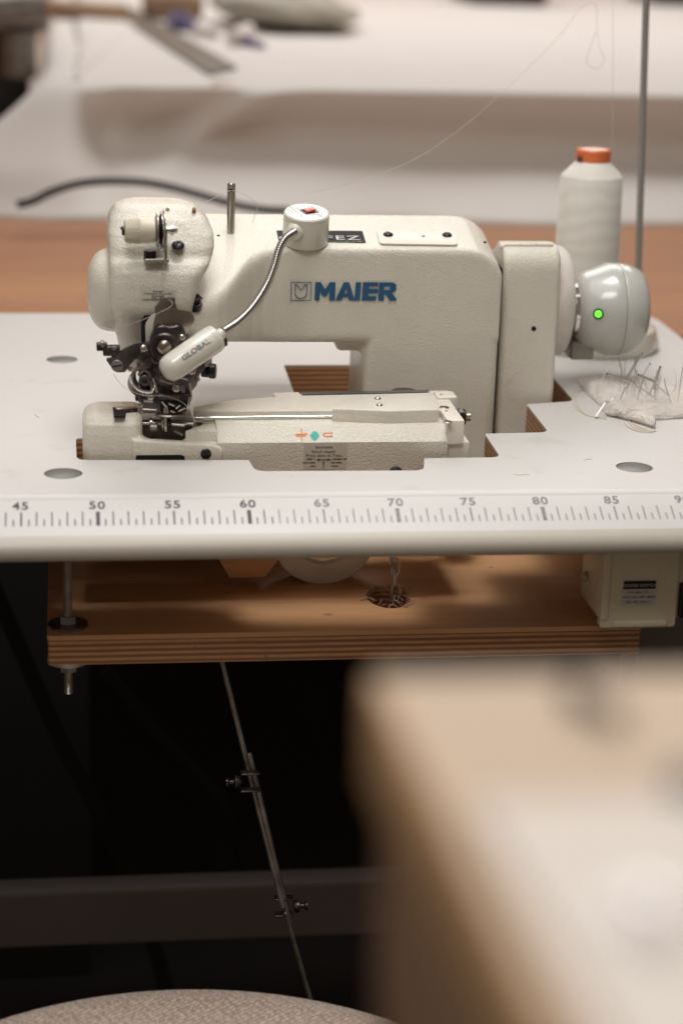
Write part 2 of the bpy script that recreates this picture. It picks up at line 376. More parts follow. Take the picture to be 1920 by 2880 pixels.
def text(bm, s, size, origin, xd, ud, align='CENTER', th=.012, bold=0.0, sx=1.0, sp=1.0):
    """words as thin raised print; size = cap height in cm"""
    cu = bpy.data.curves.new('t', 'FONT'); cu.body = s; cu.size = 1; cu.align_x = align; cu.offset = bold; cu.resolution_u = 3; cu.space_character = sp; cu.fill_mode = 'FRONT'
    o = bpy.data.objects.new('t', cu); COL.objects.link(o); dg = bpy.context.evaluated_depsgraph_get(); dg.update()
    me = bpy.data.meshes.new_from_object(o.evaluated_get(dg)); bpy.data.objects.remove(o)
    k = size/.7; xd = Vector(xd).normalized(); ud = Vector(ud).normalized(); nn = xd.cross(ud); origin = Vector(origin)
    V = [bm.verts.new(origin+xd*(v.co.x*k*sx)+ud*(v.co.y*k)+nn*th) for v in me.vertices]
    for p in me.polygons:
        try: bm.faces.new([V[i] for i in p.vertices])
        except ValueError: pass
    bpy.data.meshes.remove(me); return bm
def ribbon(bm, pts, wd, origin, xd, ud, th=.012):
    for (a, b), (c, d) in zip(pts[:-1], pts[1:]):
        v = Vector((c-a, d-b)); 
        if v.length < 1e-6: continue
        v.normalize(); n = Vector((-v.y, v.x))*wd/2; e = v*wd*.3
        flatshape(bm, origin, xd, ud, [(a-n.x-e.x, b-n.y-e.y), (c-n.x+e.x, d-n.y+e.y), (c+n.x+e.x, d+n.y+e.y), (a+n.x-e.x, b+n.y-e.y)], th=th)
    return bm
def screw(name, c, d, r, h, m, parent, slot=True, hexs=False, dome=True):
    """a screw head with a near-black bar painting the shade of its slot"""
    bm = new(); u, v, dd = frame(d); c = Vector(c)
    if dome: prof = [(0, 0), (0, r), (h*.35, r), (h*.75, r*.82), (h, r*.45), (h*1.03, 0)]
    else: prof = [(0, 0), (0, r), (h-.04, r), (h, r-.04), (h, 0)]
    lathe(bm, c, d, prof, 24)
    o = obj(name, bm, m, parent)
    if slot:
        b2 = new(); ang = random.uniform(0, 3.1); ax = u*math.cos(ang)+v*math.sin(ang); ay_ = dd.cross(ax)
        q = new(); bmesh.ops.create_cube(q, size=1)
        for vv in q.verts: vv.co = c+dd*(h*.98+vv.co.z*.05+.0)+ax*(vv.co.x*r*(1.15 if dome else 1.7))+ay_*(vv.co.y*r*.26)
        merge(b2, q); obj('slot', b2, M['hole'], o)  # dark bar laid on the head stands in for slot shade
    if hexs:
        b2 = new(); lathe(b2, c+dd*(h+.005), d, [(0, 0), (0, r*.5), (.02, r*.5), (.02, 0)], 6); obj('socket', b2, M['hole'], o)
    return o
def plate(name, pts, Y, th, m, parent, r=.03, rr=0):
    p = xz(pts, Y)
    if rr: p = rnd(p, rr)
    bm = new(); prism(bm, p, 'y', Y, Y+th, r); return obj(name, bm, m, parent)

# ================================================================== THE SETTING
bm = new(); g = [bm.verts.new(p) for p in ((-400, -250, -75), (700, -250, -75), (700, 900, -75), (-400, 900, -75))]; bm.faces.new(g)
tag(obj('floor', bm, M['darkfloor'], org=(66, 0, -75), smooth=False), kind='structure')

# ================================================================== SEWING TABLE
TH = 3.0
tbl = thing('sewing_table', 'white laminate industrial sewing table with a centimetre ruler along its rounded front edge', 'table', (66, 30, -75))
YB = 2.84
outer = rnd([(-12, YB), (103.9, YB), (103.9, 59.2), (-12, 59.0)], [0, 0, 3, 3], 8)
hole = [(48.68, 10.85), (60.8, 10.55), (61.0, 7.8), (72.9, 7.65), (73.45, 10.7), (79.05, 10.8), (79.15, 17.1), (84.15, 17.4), (84.25, 25.7), (88.35, 26.6), (88.5, 38.9), (66.2, 38.9), (65.9, 17.3), (52.2, 16.9), (52.0, 16.6), (48.66, 16.5)]
hole = rnd(hole, [.9, .05, .9, .8, .3, .8, .3, .9, .3, .8, .8, .3, .3, .3, .3, .4], 6)
DISC = [(47.74, 7.62, 1.317), (88.26, 8.02, 1.317), (47.65, 40.9, 1.317)]
def circ(x, y, r, n=40): return [(x+r*math.cos(2*math.pi*k/n), y+r*math.sin(2*math.pi*k/n)) for k in range(n)]
loops = [outer, hole]+[circ(*d) for d in DISC]
def sheet(loops, z0, z1, wallm):
    bm = new(); V = [[Vector((a, b, 0)) for a, b in l] for l in loops]; tri = tessellate_polygon(V); al = [p for l in V for p in l]
    T = [bm.verts.new((p.x, p.y, z1)) for p in al]; B = [bm.verts.new((p.x, p.y, z0)) for p in al]
    for t in tri:
        for W in (T, B):
            try: bm.faces.new([W[i] for i in t])
            except ValueError: pass
    k = 0
    for l in V:
        n = len(l)
        for i in range(n): bm.faces.new([T[k+i], T[k+(i+1) % n], B[k+(i+1) % n], B[k+i]]).material_index = wallm
        k += n
    bmesh.ops.recalc_face_normals(bm, faces=bm.faces); return bm
obj('laminate_top', sheet(loops, -.12, 0, 0), M['laminate'], tbl, ang=20)
core = obj('plywood_core', sheet(loops, -TH, -.12, 0), M['plyedge'], tbl, ang=20)
# front nosing, with the sloped face that carries the ruler
prof = [(YB-.002, 0), (2.6, -.03), (0.0, -1.3), (-.75, -1.72), (-1.15, -1.98), (-1.45, -2.3), (-1.55, -2.65), (-1.5, -3.0), (-1.25, -3.3), (YB, -3.3)]
bm = new(); prism(bm, prof, 'x', -12, 103.9)
for f in bm.faces:
    c = f.calc_center_median(); f.material_index = 1 if (c.y < -.4) else 0
nos = obj('front_nosing', bm, [M['ruler'], M['nosing']], tbl, ang=50)
sd = Vector((0, -2.6, -1.27)).normalized(); upd = -sd; xd = Vector((1, 0, 0)); nrm = xd.cross(upd)
def on_slope(x, t):   # t = cm up the slope from the ticks' lower ends
    return Vector((x, 0, -1.3))+upd*t+nrm*.006
bmA, bmB = new(), new()
for k in range(60, 207):
    x = k/2; big = k % 2 == 0; w_ = .26 if k % 20 == 0 else (.115 if k % 10 == 0 else .085); h_ = 1.32 if big else .62
    tgt = bmA if x < 62 else bmB
    o_ = on_slope(x, 0); flatshape(tgt, o_, xd, upd, [(-w_/2, 0), (w_/2, 0), (w_/2, h_), (-w_/2, h_)], th=.008)
for k in range(30, 104, 5):
    text(bmA if k < 62 else bmB, str(k), .72, on_slope(k-.05, 1.58), xd, upd, bold=.022, sx=1.0, th=.01, sp=1.12)
obj('ruler_marking', bmA, M['ink'], nos, smooth=False); obj('ruler_marking', bmB, M['inkmid'], nos, smooth=False)
# fine printed grid of the strip
g_ = M['ruler']; nt = g_.node_tree; N = nt.nodes; L = nt.links; b_ = N['Principled BSDF']; tc = N.new('ShaderNodeTexCoord')
prev = b_.inputs['Base Color'].links[0].from_socket
for dr_n, sc_n in (('X', 314.16), ('Z', 500.0)):
    wv = N.new('ShaderNodeTexWave'); wv.bands_direction = dr_n; wv.inputs['Scale'].default_value = sc_n; wv.inputs['Distortion'].default_value = .15; L.new(tc.outputs['Object'], wv.inputs[0])
    r = N.new('ShaderNodeMapRange'); r.inputs['From Min'].default_value = .75; r.inputs['To Max'].default_value = .13; L.new(wv.outputs[1], r.inputs[0])
    mx = N.new('ShaderNodeMix'); mx.data_type = 'RGBA'; L.new(r.outputs[0], mx.inputs['Factor']); L.new(prev, mx.inputs[6]); mx.inputs[7].default_value = (.3, .28, .27, 1); prev = mx.outputs[2]
L.new(prev, b_.inputs['Base Color'])
bm = new()
for t in (2.5, 2.62): flatshape(bm, on_slope(30, t), xd, upd, [(0, 0), (73, 0), (73, .03), (0, .03)], th=.004)
obj('ruler_border_line', bm, mat('pale_rule_line', (.64, .62, .61), .5), nos, smooth=False)
for i, (x, y, r) in enumerate(DISC):
    bm = new(); lathe(bm, (x, y, -.12), (0, 0, 1), [(-.2, 0), (-.2, r-.03), (.03, r-.03), (.06, r-.08), (.06, 0)], 48); obj('cap_disc', bm, M['zinc'], tbl)
# steel frame below
bm = new(); box(bm, (-10, 30, -49.6), (101, 33, -44.4), .3); obj('stretcher', bm, M['stretcher'], tbl)
bm = new(); box(bm, (-10, 30, -45), (-5, 34, -75), .3); obj('leg', bm, M['stretcher'], tbl)
bm = new(); box(bm, (96, 30, -74.9), (101, 34, -49.8), .3); obj('leg', bm, M['stretcher'], tbl)
bm = new(); box(bm, (96, 30, -44.3), (101, 34, -3.35), .3); obj('post', bm, M['stretcher'], tbl)
# lower board hung on threaded rods
LB = -11.05; LT = 2.2
bhole = circ(0, 0, 1, 28); hc = az(890, 1372, LB)
bhole = [(hc[0]+a*1.55, hc[1]+b*2.3) for a, b in bhole]
bl = [rnd([(46.5, 5.25), (88.95, 5.2), (88.95, 42), (46.5, 42)], .25, 3), bhole]
obj('hanging_board', sheet(bl, LB-.35, LB, 0), M['board'], tbl, ang=20)
bl2 = [rnd([(46.55, 5.3), (88.9, 5.25), (88.9, 41.9), (46.55, 41.9)], .25, 3), bhole]
obj('hanging_board_edge', sheet(bl2, LB-LT, LB-.35, 0), M['plyedge'], tbl, ang=20)
def bolt(x, y):
    bm = new(); zt = LB+.0; pts = [(0, 0)]; L = -TH-(LB-5.2); h = 0; prof = [(0, 0)]; h = 0
    while h < L: prof += [(h, .27), (h+.07, .33)]; h += .14
    prof.append((L, 0)); lathe(bm, (x, y, LB-5.2), (0, 0, 1), prof, 16); r = obj('threaded_rod', bm, M['zinc_steel'], tbl)
    for nm, z, h_, rr, n in (('washer', LB+.0, .14, 1.45, 40), ('washer', LB-LT-.5, .48, 1.5, 36)):
        bm = new(); lathe(bm, (x, y, z+.01), (0, 0, 1), [(0, .34), (0, rr), (h_, rr-.05), (h_, .34)], n); obj(nm, bm, M['darksteel'] if z > LB-1 else M['zinc_steel'], r)
    for z, h_, rr in ((LB+.16, .55, .6), (LB-LT-1.25, .7, .62)):
        bm = new(); lathe(bm, (x, y, z+.01), (0, 0, 1), [(0, .2), (0, rr), (h_, rr), (h_, .2)], 6); obj('nut', bm, M['zinc_steel'], r, ang=20)
bolt(47.95, 7.3)
plate('wooden_cleat', [(500, 1280), (645, 1280), (608, 1326), (527, 1327)], 14.5, 2.2, M['board'], tbl)

# ================================================================== SEWING MACHINE
mc = thing('sewing_machine', 'cream blind stitch sewing machine with hammered enamel set into the white table', 'sewing machine', (66, 25, -6))
# --- arm and pillar, one casting
T13 = math.tan(math.radians(12.5))
def topz(y): return 12.75+(y-26.0)*T13
rings = []
Xs = [56.6, 57.4, 58, 58.4, 58.8, 59.2, 59.6, 60, 60.4, 60.8, 61.2, 61.6, 62, 62.5, 63, 64, 66, 70, 75, 78.6, 79.6, 80.5, 81.2, 81.6]
def front(x):
    return float(np.interp(x, [57, 58, 58.8, 59.6, 60.4, 61.2, 62, 63, 64, 65], [14.2, 14.4, 15.0, 16.4, 18.6, 21.0, 22.9, 24.3, 24.9, 25]))
for x in Xs:
    y0 = front(x); y1 = 32.6; drop = {79.6: .12, 80.5: .55, 81.2: 1.15, 81.6: 2.0}.get(x, 0)
    zb = topz(y1); z0 = 5.05+(25-y0)*.24; ym = 25.6; zm = topz(ym)-drop; zf = zm-(ym-y0)*.15-.1
    q = rnd([(y0, z0), (y1, 5.05), (y1, zb-drop), (max(ym, y0+.3), zm), (y0, zf)], [.8, .8, 1.2, .6, 1.5 if y0 > 24 else 1.2], 6)
    rings.append([(x, a, b) for a, b in q])
bm = new(); loft(bm, rings)
box(bm, (71.0, 25.0, -9), (81.65, 34, 10.4), .8, 4)
box(bm, (68.9, 26.0, 4.2), (72, 32, 6.0), .35, 3)           # boss under the throat
box(bm, (70.9, 25.6, 3.2), (73, 32, 6.0), .35, 3)
body = obj('arm', fused(bm, .16, 8), M['enamel'], mc)
bm = new(); box(bm, (49.5, 22, -9.5), (88, 36, -6.9), .3); obj('bed_plate', bm, M['enamel2'], mc)
# --- head casing
lv = [(17.12, 53.0, 55.8, 18.2, 19.8, .8), (17.05, 52.3, 56.5, 17.3, 20.6, 1.4), (16.75, 51.6, 57.3, 16.5, 21.4, 1.9), (16.1, 51.2, 58.05, 15.7, 22.3, 1.9), (15.2, 51.05, 58.55, 15.0, 23.2, 1.5),
      (14.4, 51.1, 58.55, 14.5, 24.5, 1.2), (13.8, 51.1, 58.4, 14.3, 24.5, 1.1), (13.35, 51.1, 58.2, 13.7, 24.5, 1.0), (12.8, 51.1, 57.9, 13.3, 24.4, 1.2), (12.1, 51.1, 57.45, 13.15, 24.3, 1.1), (11.2, 51.15, 57.2, 13.1, 24.2, 1.0),
      (10.4, 51.2, 57.0, 13.15, 24, 1.0), (9.95, 51.25, 56.9, 13.35, 23.8, 1.0), (9.6, 51.3, 57.4, 14.0, 23.6, 1.1), (9.2, 51.35, 58.1, 14.9, 23.4, 1.3), (8.3, 51.5, 58.2, 15.3, 23, 1.4), (7.0, 51.75, 57.7, 15.6, 22, 1.4), (6.0, 52.0, 57.3, 15.8, 21, 1.4), (5.2, 52.4, 56.9, 16.2, 20, 1.2), (4.8, 53.0, 56.4, 16.8, 19.5, 1.0)]
bm = new(); loft(bm, [[(a, b, z) for a, b in rrect(x0, x1, y0, y1, r, 7)] for z, x0, x1, y0, y1, r in lv])
# side bulge
t = new(); bmesh.ops.create_uvsphere(t, u_segments=32, v_segments=20, radius=1)
for v in t.verts:
    s = v.co; sg = lambda q, p: math.copysign(abs(q)**p, q)
    v.co = Vector((51.4+sg(s.x, .8)*1.85, 18.6+sg(s.y, .7)*3.2, 10.6+sg(s.z, .75)*2.9))
merge(bm, t)
# lug on the right of the head
box(bm, (57.4, 15.6, 7.0), (59.3, 18, 10.3), .35, 3)
obj('head_casing', fused(bm, .13, 6), M['enamel'], mc)
# --- parting seam between the head casing and the arm
P = [ay(476, 505, 17.2), ay(486, 535, 16.6), ay(484, 560, 16.0), ay(474, 600, 15.6)]
# --- bed (work cylinder)
bm = new()
prism(bm, [(11.5, -7), (11.5, 1.0), (12.55, 1.98), (15.2, 1.98), (15.2, -7)], 'x', 58.6, 75.3, .08)
lowpoly = xy([(425, 1003), (458, 985), (500, 978), (620, 962), (640, 1000), (640, 1040), (425, 1040)], 1.6)
prism(bm, [(56.4, 12.4), (57.6, 12.2), (58.7, 12.1), (58.7, 15.1), (58, 15.1), (57.6, 13.9)], 'z', -7, 1.7, .12)
prism(bm, [(56.2, 11.75), (59.3, 11.6), (59.3, 13), (56.2, 13)], 'z', -7, .95, .12)
obj('work_cylinder', bm, M['enamel'], mc)
up_ = xy([(445, 934), (470, 930), (540, 917), (632, 911), (628, 902), (686, 900), (690, 905), (985, 897), (1030, 896)], 2.53)+[(76.0, 14.6), (62.5, 14.6), (60.0, 14.6), (57.2, 14.6)]
bm = new(); prism(bm, up_, 'z', -7, 2.53, .08, 3); obj('cylinder_back_rail', bm, M['enamel'], mc)
gs = xy([(690, 901), (985, 895), (984, 900), (694, 906)], 2.62); bm = new(); prism(bm, gs, 'z', 2.5, 2.62); obj('dark_guard_strip', bm, M['glass'], mc)
# block that holds the feed shaft
bk = xy([(765, 936), (772, 926), (840, 905), (985, 902), (1004, 912), (1010, 936), (880, 940)], 3.1)
bm = new(); t = new()
def tbl_block(bm, top, zt, zb, drop):
    prism(bm, top, 'z', zb, zt, .12, 3)
tbl_block(bm, [az(763, 938, 2.95)[:2], az(770, 930, 2.95)[:2], az(850, 905, 2.95)[:2], az(985, 901, 2.95)[:2], az(1003, 910, 2.95)[:2], az(1007, 940, 2.95)[:2], az(890, 943, 2.95)[:2]], 2.95, 1.9, 0)
obj('shaft_block', bm, M['enamel'], mc)
for px, py in ((867, 916), (871, 931)):
    p = az(px, py, 2.95); bm = new(); lathe(bm, p, (0, 0, 1), [(0, 0), (0, .26), (.07, .24), (.15, .14), (.18, 0)], 20); obj('rivet', bm, M['nickel'], mc)
# right end block
bm = new(); box(bm, (75.2, 11.6, .75), (76.45, 17.6, 2.55), .08); 
box(bm, (75.5, 17.5, 1.0), (77.0, 19.3, 2.75), .08)
obj('end_block', bm, M['enamel2'], mc)
bm = new(); box(bm, (75.1, 11.9, -7), (76.95, 18.5, .85), .08); obj('end_foot', bm, M['enamel2'], mc)
for px, py, z in ((1020, 935, 2.6), (1028, 968, 2.56)):
    p = az(px, py, z); o = screw('slotted_screw', (p[0], p[1], z-.03), (0, 0, 1), .36, .05, M['nickel'], mc, slot=True, dome=False)
for px, py, z in ((1012, 906, 3.36), (1025, 944, 2.56), (500, 0, 0))[:2]:
    p = az(px, py, z); bm = new(); lathe(bm, (p[0], p[1], z), (0, 0, 1), [(0, 0), (0, .12), (.03, .08), (.03, 0)], 12); obj('paint_dot', bm, M['red_dot'], mc)
c = ay(1042, 958, 15.6)
bm = new(); cyl(bm, c, (c[0]+.85, c[1], c[2]), .62, 28); col = obj('shaft_collar', bm, M['black'], mc)
bm = new(); cyl(bm, (c[0]+.4, c[1]-.35, c[2]+.45), (c[0]+.4, c[1]-.5, c[2]+.62), .2, 16); obj('set_screw', bm, M['darksteel'], col)
bm = new(); cyl(bm, (c[0]+.7, c[1], c[2]), (c[0]+1.25, c[1], c[2]), .33, 20); obj('shaft_end', bm, M['nickel'], mc)
bm = new(); cyl(bm, (c[0]+.55, c[1]-.1, c[2]-.5), (c[0]+.55, c[1]-.1, c[2]-1.7), .12, 12); obj('stop_pin', bm, M['nickel'], mc)
# chrome shaft along the bed
a = ay(402, 961, 14.3); b = ay(766, 957, 14.3)
bm = new(); cyl(bm, a, b, .13, 16); obj('feed_shaft', bm, M['chrome'], mc)
a = ay(318, 969, 14.0); b = ay(470, 968, 14.4)
bm = new(); cyl(bm, a, b, .17, 16); obj('looper_shaft', bm, M['nickel'], mc)
# left end cap of the bed
lv = [(-7, 49.12, 53.35, 11.5, 16.0, .9), (1.6, 49.12, 53.35, 11.5, 16.0, .9), (2.3, 49.15, 53.35, 11.6, 16, .9), (2.75, 49.35, 53.35, 11.95, 15.9, .9), (2.98, 49.8, 53.25, 12.5, 15.7, .8), (3.02, 50.3, 53.1, 13, 15.5, .6)]
bm = new(); loft(bm, [[(a, b, z) for a, b in rrect(x0, x1, y0, y1, r, 7)] for z, x0, x1, y0, y1, r in lv])
prism(bm, rnd([(52.6, -5), (52.6, 1.35), (58.3, .95), (59.0, .7), (59.0, -5)], [0, 0, .5, .5, 0]), 'y', 11.25, 12.0, .12, 3)
prism(bm, rnd([(53.1, 1.5), (53.1, .5), (54.0, .6), (54.0, 1.0)], [0, 0, 0, .5]), 'y', 11.4, 12.6, .1)
obj('end_cap', fused(bm, .09, 3), M['enamel'], mc)
bm = new(); prism(bm, rnd(xz([(386-3, 1047), (524-100, 1046), (426, 1062), (383, 1062)], 11.2), .2), 'y', 11.19, 11.3); obj('oil_slot', bm, M['hole'], mc)
pts = xz([(312, 1046), (420, 1045), (424, 1066), (312, 1066)], 11.2)
bm = new(); prism(bm, rnd(pts, .15), 'y', 11.2, 11.3); obj('oil_slot', bm, M['hole'], mc)
bm = new(); prism(bm, xy([(259, 936), (316, 934), (317, 945), (290, 947), (288, 955), (262, 956)], 3.03), 'z', 2.9, 3.04); obj('top_slot', bm, M['hole'], mc)
bm = new(); prism(bm, xy([(262, 934.5), (316, 932.5), (316, 938), (270, 941)], 3.06), 'z', 2.9, 3.07, .02); obj('slot_key', bm, M['bronze'], mc)
bm = new(); p = az(303, 944, 3.05); lathe(bm, p, (0, 0, 1), [(0, 0), (0, .09), (.03, .06), (.03, 0)], 12); obj('paint_dot', bm, M['red_dot'], mc)
p = ay(473, 1042, 11.25); screw('cover_screw', p, (0, -1, 0), .38, .16, M['black'], mc)
# opening behind the end cap: dark pocket with the looper parts
bm = new(); box(bm, (53.2, 13.6, -4), (57.0, 17.0, 2.1), .1); obj('looper_pocket', bm, M['midsteel'], mc)
bm = new(); box(bm, (53.3, 12.0, -4), (56.3, 13.7, .95), .15); obj('looper_floor', bm, M['midsteel'], mc)
for px, r, w_ in ((343, .42, .25), (371, .62, .12), (384, .38, .3), (356, .3, .2)):
    p = ay(px, 972, 13.2); bm = new(); cyl(bm, p, (p[0]+w_, p[1], p[2]), r, 24); obj('looper_disc', bm, M['nickel'] if px in (371, 343) else M['darksteel'], mc)
bm = new(); a = ay(321, 972, 13.2); b = ay(445, 974, 13.2); cyl(bm, a, b, .15, 12); obj('looper_axle', bm, M['nickel'], mc)
bm = new(); tube(bm, [ay(379, 950, 12.9), ay(380, 975, 12.7), ay(381, 990, 12.7)], .12, 10, 4); obj('feed_dog', bm, M['nickel'], mc)
# --- front lettering on the arm
YF = 24.9
def px2(x, y): return ay(x, y, YF)
o0 = Vector(px2(722, 690)); o1 = Vector(px2(912, 691)); h = (Vector(px2(722, 648))-o0).length*1.0
sxw = (o1-o0).x; xd = Vector((1, 0, 0)); ud = Vector((0, 0, 1))
U = sxw/5.45
bm = new()
L_ = {'M': ([(0, 0), (.02, 1), (.34, 1), (.62, .62), (.88, 1), (1.22, 1), (1.22, 0), (.86, 0), (.88, .52), (.66, .22), (.5, .22), (.3, .52), (.3, 0)], []),
      'A': ([(0, 0), (.47, 1), (.80, 1), (1.16, 0), (.82, 0), (.74, .2), (.46, .2), (.36, 0)], [[(.52, .38), (.70, .38), (.62, .72)]]),
      'I': ([(0, 0), (.06, 1), (.38, 1), (.34, 0)], []),
      'E': ([(0, 0), (.04, 1), (.95, 1), (.95, .78), (.42, .78), (.42, .64), (.95, .64), (.95, .40), (.40, .40), (.40, .24), (.86, .24), (.86, 0)], []),
      'R': ([(0, 0), (.02, 1), (.85, 1), (1.05, .88), (1.06, .6), (.9, .47), (.8, .44), (1.1, .1), (1.1, 0), (.72, 0), (.42, .36), (.34, .36), (.34, 0)], [[(.34, .58), (.34, .78), (.66, .78), (.7, .68), (.66, .58)]])}
cur = 0
for ch, adv in (('M', 1.24), ('A', 1.13), ('I', .45), ('E', .98), ('R', 1.1)):
    out, hl = L_[ch]; 
    flatshape(bm, o0+xd*cur*U*1.1, xd*U*1.1, ud*h, out, hl, th=.03); cur += adv
let = obj('brand_lettering', bm, M['blue'], mc, smooth=False)
bm = new(); a = Vector(px2(667, 691)); sz = (Vector(px2(714, 690))-a).x
flatshape(bm, a, xd, ud, [(0, 0), (sz, 0), (sz, sz*.93), (0, sz*.93)], [[(.05, .05), (sz-.05, .05), (sz-.05, sz*.93-.05), (.05, sz*.93-.05)]], th=.03)
s_ = sz
ribbon(bm, [(.22*s_, .45*s_), (.22*s_, .80*s_), (.30*s_, .78*s_), (.5*s_, .52*s_), (.70*s_, .78*s_), (.79*s_, .80*s_), (.79*s_, .46*s_)], .055, a, xd, ud, .03)
ribbon(bm, [(.22*s_, .38*s_)]+[(.5*s_+.28*s_*math.cos(t), .36*s_+.24*s_*math.sin(t)) for t in [math.pi*(1+i/10) for i in range(11)]]+[(.79*s_, .38*s_)], .06, a, xd, ud, .03)
obj('brand_emblem', bm, M['blue'], mc, smooth=False)
# --- top: screwed plate and name plate, lying in the sloping top face
tn = Vector((0, -T13, 1)).normalized(); tu = Vector((0, 1, T13)).normalized()
def attop(px, py, off=0.0):
    # ray meets the sloped top plane z = topz(y)+off
    d = _ray(px, py); o = CAM
    t = (12.75+(o[1]-26)*T13+off-o[2])/(d[2]-T13*d[1]); p = o+d*t; return Vector((float(p[0]), float(p[1]), float(p[2])))
def topplate(name, pts, th, m, parent, r=.05, rr=.3):
    base = Vector((0, 26, 12.75)); P = [attop(x, y, .02) for x, y in pts]
    q = rnd([((p-base).x, (p-base).dot(tu)) for p in P], rr) if rr else [((p-base).x, (p-base).dot(tu)) for p in P]
    t = new(); prism(t, q, 'z', 0, th, r, 2)
    for v in t.verts: v.co = base+Vector((1, 0, 0))*v.co.x+tu*v.co.y+tn*(v.co.z+.015)
    return obj(name, t, m, parent)
tp = topplate('inspection_plate', [(864, 531), (872, 563), (1050, 566), (1049, 545), (1035, 531)], .16, M['enamel2'], mc, .06, .35)
for px, py in ((891, 540), (1026, 541)): screw('plate_screw', attop(px, py, .17), tn, .38, .22, M['black'], mc)
for px, py in ((972, 542), (1113, 556), (502, 541)):
    bm = new(); p = attop(px, py, .2 if px == 972 else .01) ; lathe(bm, p, tn, [(-.05, 0), (-.05, .13), (.02, .13), (.02, 0)], 16); obj('oil_hole', bm, M['rust'] if px == 972 else M['hole'], mc)
np_ = topplate('name_plate', [(635, 530), (832, 531), (840, 558), (640, 553)], .04, M['plate'], mc, 0, .12)
bm = new(); text(bm, 'C', .8, attop(640, 551, .1), (1, 0, 0), tu, align='LEFT', sx=1.2); obj('plate_lettering', bm, M['platetext'], np_, smooth=False)
bm = new(); text(bm, 'FEZ', .8, attop(828, 551, .1), (1, 0, 0), tu, align='RIGHT', sx=1.45, sp=1.1); obj('plate_lettering', bm, M['platetext'], np_, smooth=False)
bm = new(); text(bm, 'T1 1/151/31 31 90', .26, attop(832, 556.5, .1), (1, 0, 0), tu, align='RIGHT', sx=1.0); obj('plate_lettering', bm, M['greentext'], np_, smooth=False)
# --- thread post on the arm
p = attop(530, 535, 0); bm = new(); lathe(bm, p, (0, 0, 1), [(-.2, 0), (-.2, .31), (3.75, .31), (3.85, .24), (3.87, 0)], 22)
post = obj('thread_post', bm, M['nickel'], mc)
bm = new(); lathe(bm, (p.x-.03, p.y-.24, p.z+3.35), (0, -1, 0), [(0, 0), (0, .12), (.1, .12), (.1, 0)], 16); obj('thread_eyelet', bm, M['hole'], post)
# --- right side cover with hinge
rings = []
for z, g, yb in ((-9, 0, 34.5), (9.6, 0, 34.5), (10.4, 0, 34.2), (11.0, .06, 33.0), (11.5, .25, 31.6), (11.95, .65, 30.9), (12.2, 1.15, 30.5), (12.28, 1.6, 30.2)):
    rings.append([(a, b, z) for a, b in rrect(82.15, 86.75-g*.12, 26.9+g, yb, .5, 5)])
bm = new(); loft(bm, rings); cov = obj('belt_cover', bm, M['enamel'], mc)
bm = new(); box(bm, (81.55, 27.6, -8), (82.2, 34.2, 10.6), .15); obj('cover_gap_shade', bm, M['hole'], mc)  # solid dark box added for the shade between pillar and cover
bm = new(); lathe(bm, ay(1225, 755, 26.88), (0, -1, 0), [(-.1, 0), (-.1, .2), (.03, .2), (.03, 0)], 20); obj('cover_hole', bm, M['hole'], cov)
a = Vector(ay(1157, 564, 28.3)); b = Vector(ay(1266, 563, 28.3)); bm = new()
for k in range(3):
    q0 = a.lerp(b, k/3+.004); q1 = a.lerp(b, (k+1)/3-.004); cyl(bm, q0, q1, .22, 16)
obj('hinge', bm, M['enamel2'], cov)
for q0, q1 in (((1147, 567), (1160, 566)), ((1262, 564), (1269, 564))):
    bm = new(); cyl(bm, ay(*q0, 28.3), ay(*q1, 28.3), .22, 16); obj('hinge_pin', bm, M['enamel2'], cov)
# felt covered hand wheel
wc = Vector((86.8, 32.0, 8.0))
zc = (ay(1300, 565, 32)[2]+ay(1300, 812, 32)[2])/2; rW = (ay(1300, 565, 32)[2]-ay(1300, 812, 32)[2])/2
wc.z = zc; bm = new(); lathe(bm, wc, (1, 0, 0), [(0, 0), (0, rW), (.25, rW+.05), (1.1, rW-.02), (1.45, rW-.3), (1.65, rW-.9), (1.7, 0)], 64)
obj('hand_wheel', bm, M['felt'], mc)
# motor side unit
mcn = Vector((88.2, 32.0, (ay(1405, 605, 32)[2]+ay(1405, 815, 32)[2])/2)); rM = (ay(1405, 605, 32)[2]-ay(1405, 815, 32)[2])/2
bm = new(); lathe(bm, mcn, (1, 0, 0), [(0, 0), (0, 2.0), (.2, 2.35), (.35, 2.0), (.6, 1.9), (.75, 2.2), (1.3, 2.2), (1.5, 0)], 48); obj('shaft_bushing', bm, M['chrome'], mc)
r = rM
bm = new(); lathe(bm, mcn+Vector((1.0, 0, 0)), (1, 0, 0), [(0, 0), (0, 2.0), (.1, 2.35), (.3, 2.75), (.8, 3.12), (1.6, 3.36), (2.6, r-.02), (3.3, r), (3.45, r-.02), (3.48, r-.06), (3.5, 0)], 72)
mo = obj('synchronizer', bm, M['motor'], mc)
bm = new(); lathe(bm, mcn+Vector((4.52, 0, 0)), (1, 0, 0), [(0, 0), (0, r-.06), (.03, r-.02), (.1, r), (.9, r-.12), (1.7, r-.45), (2.0, r-.75), (2.35, r-1.6), (2.4, 0)], 72)
obj('synchronizer_cap', bm, M['motor'], mo)
p = Vector(ay(1373, 721, 32-2.85)); d = Vector((-.35, -.93, .05)).normalized()
yy = 32-math.sqrt(max(0, 3.32**2-(ay(1373, 721, 28.8)[2]-mcn.z)**2)); p = Vector(ay(1373, 721, yy))
bm = new(); lathe(bm, p+d*-.1, d, [(0, 0), (0, .42), (.14, .42), (.14, 0)], 20); obj('led_rim', bm, M['black'], mo)
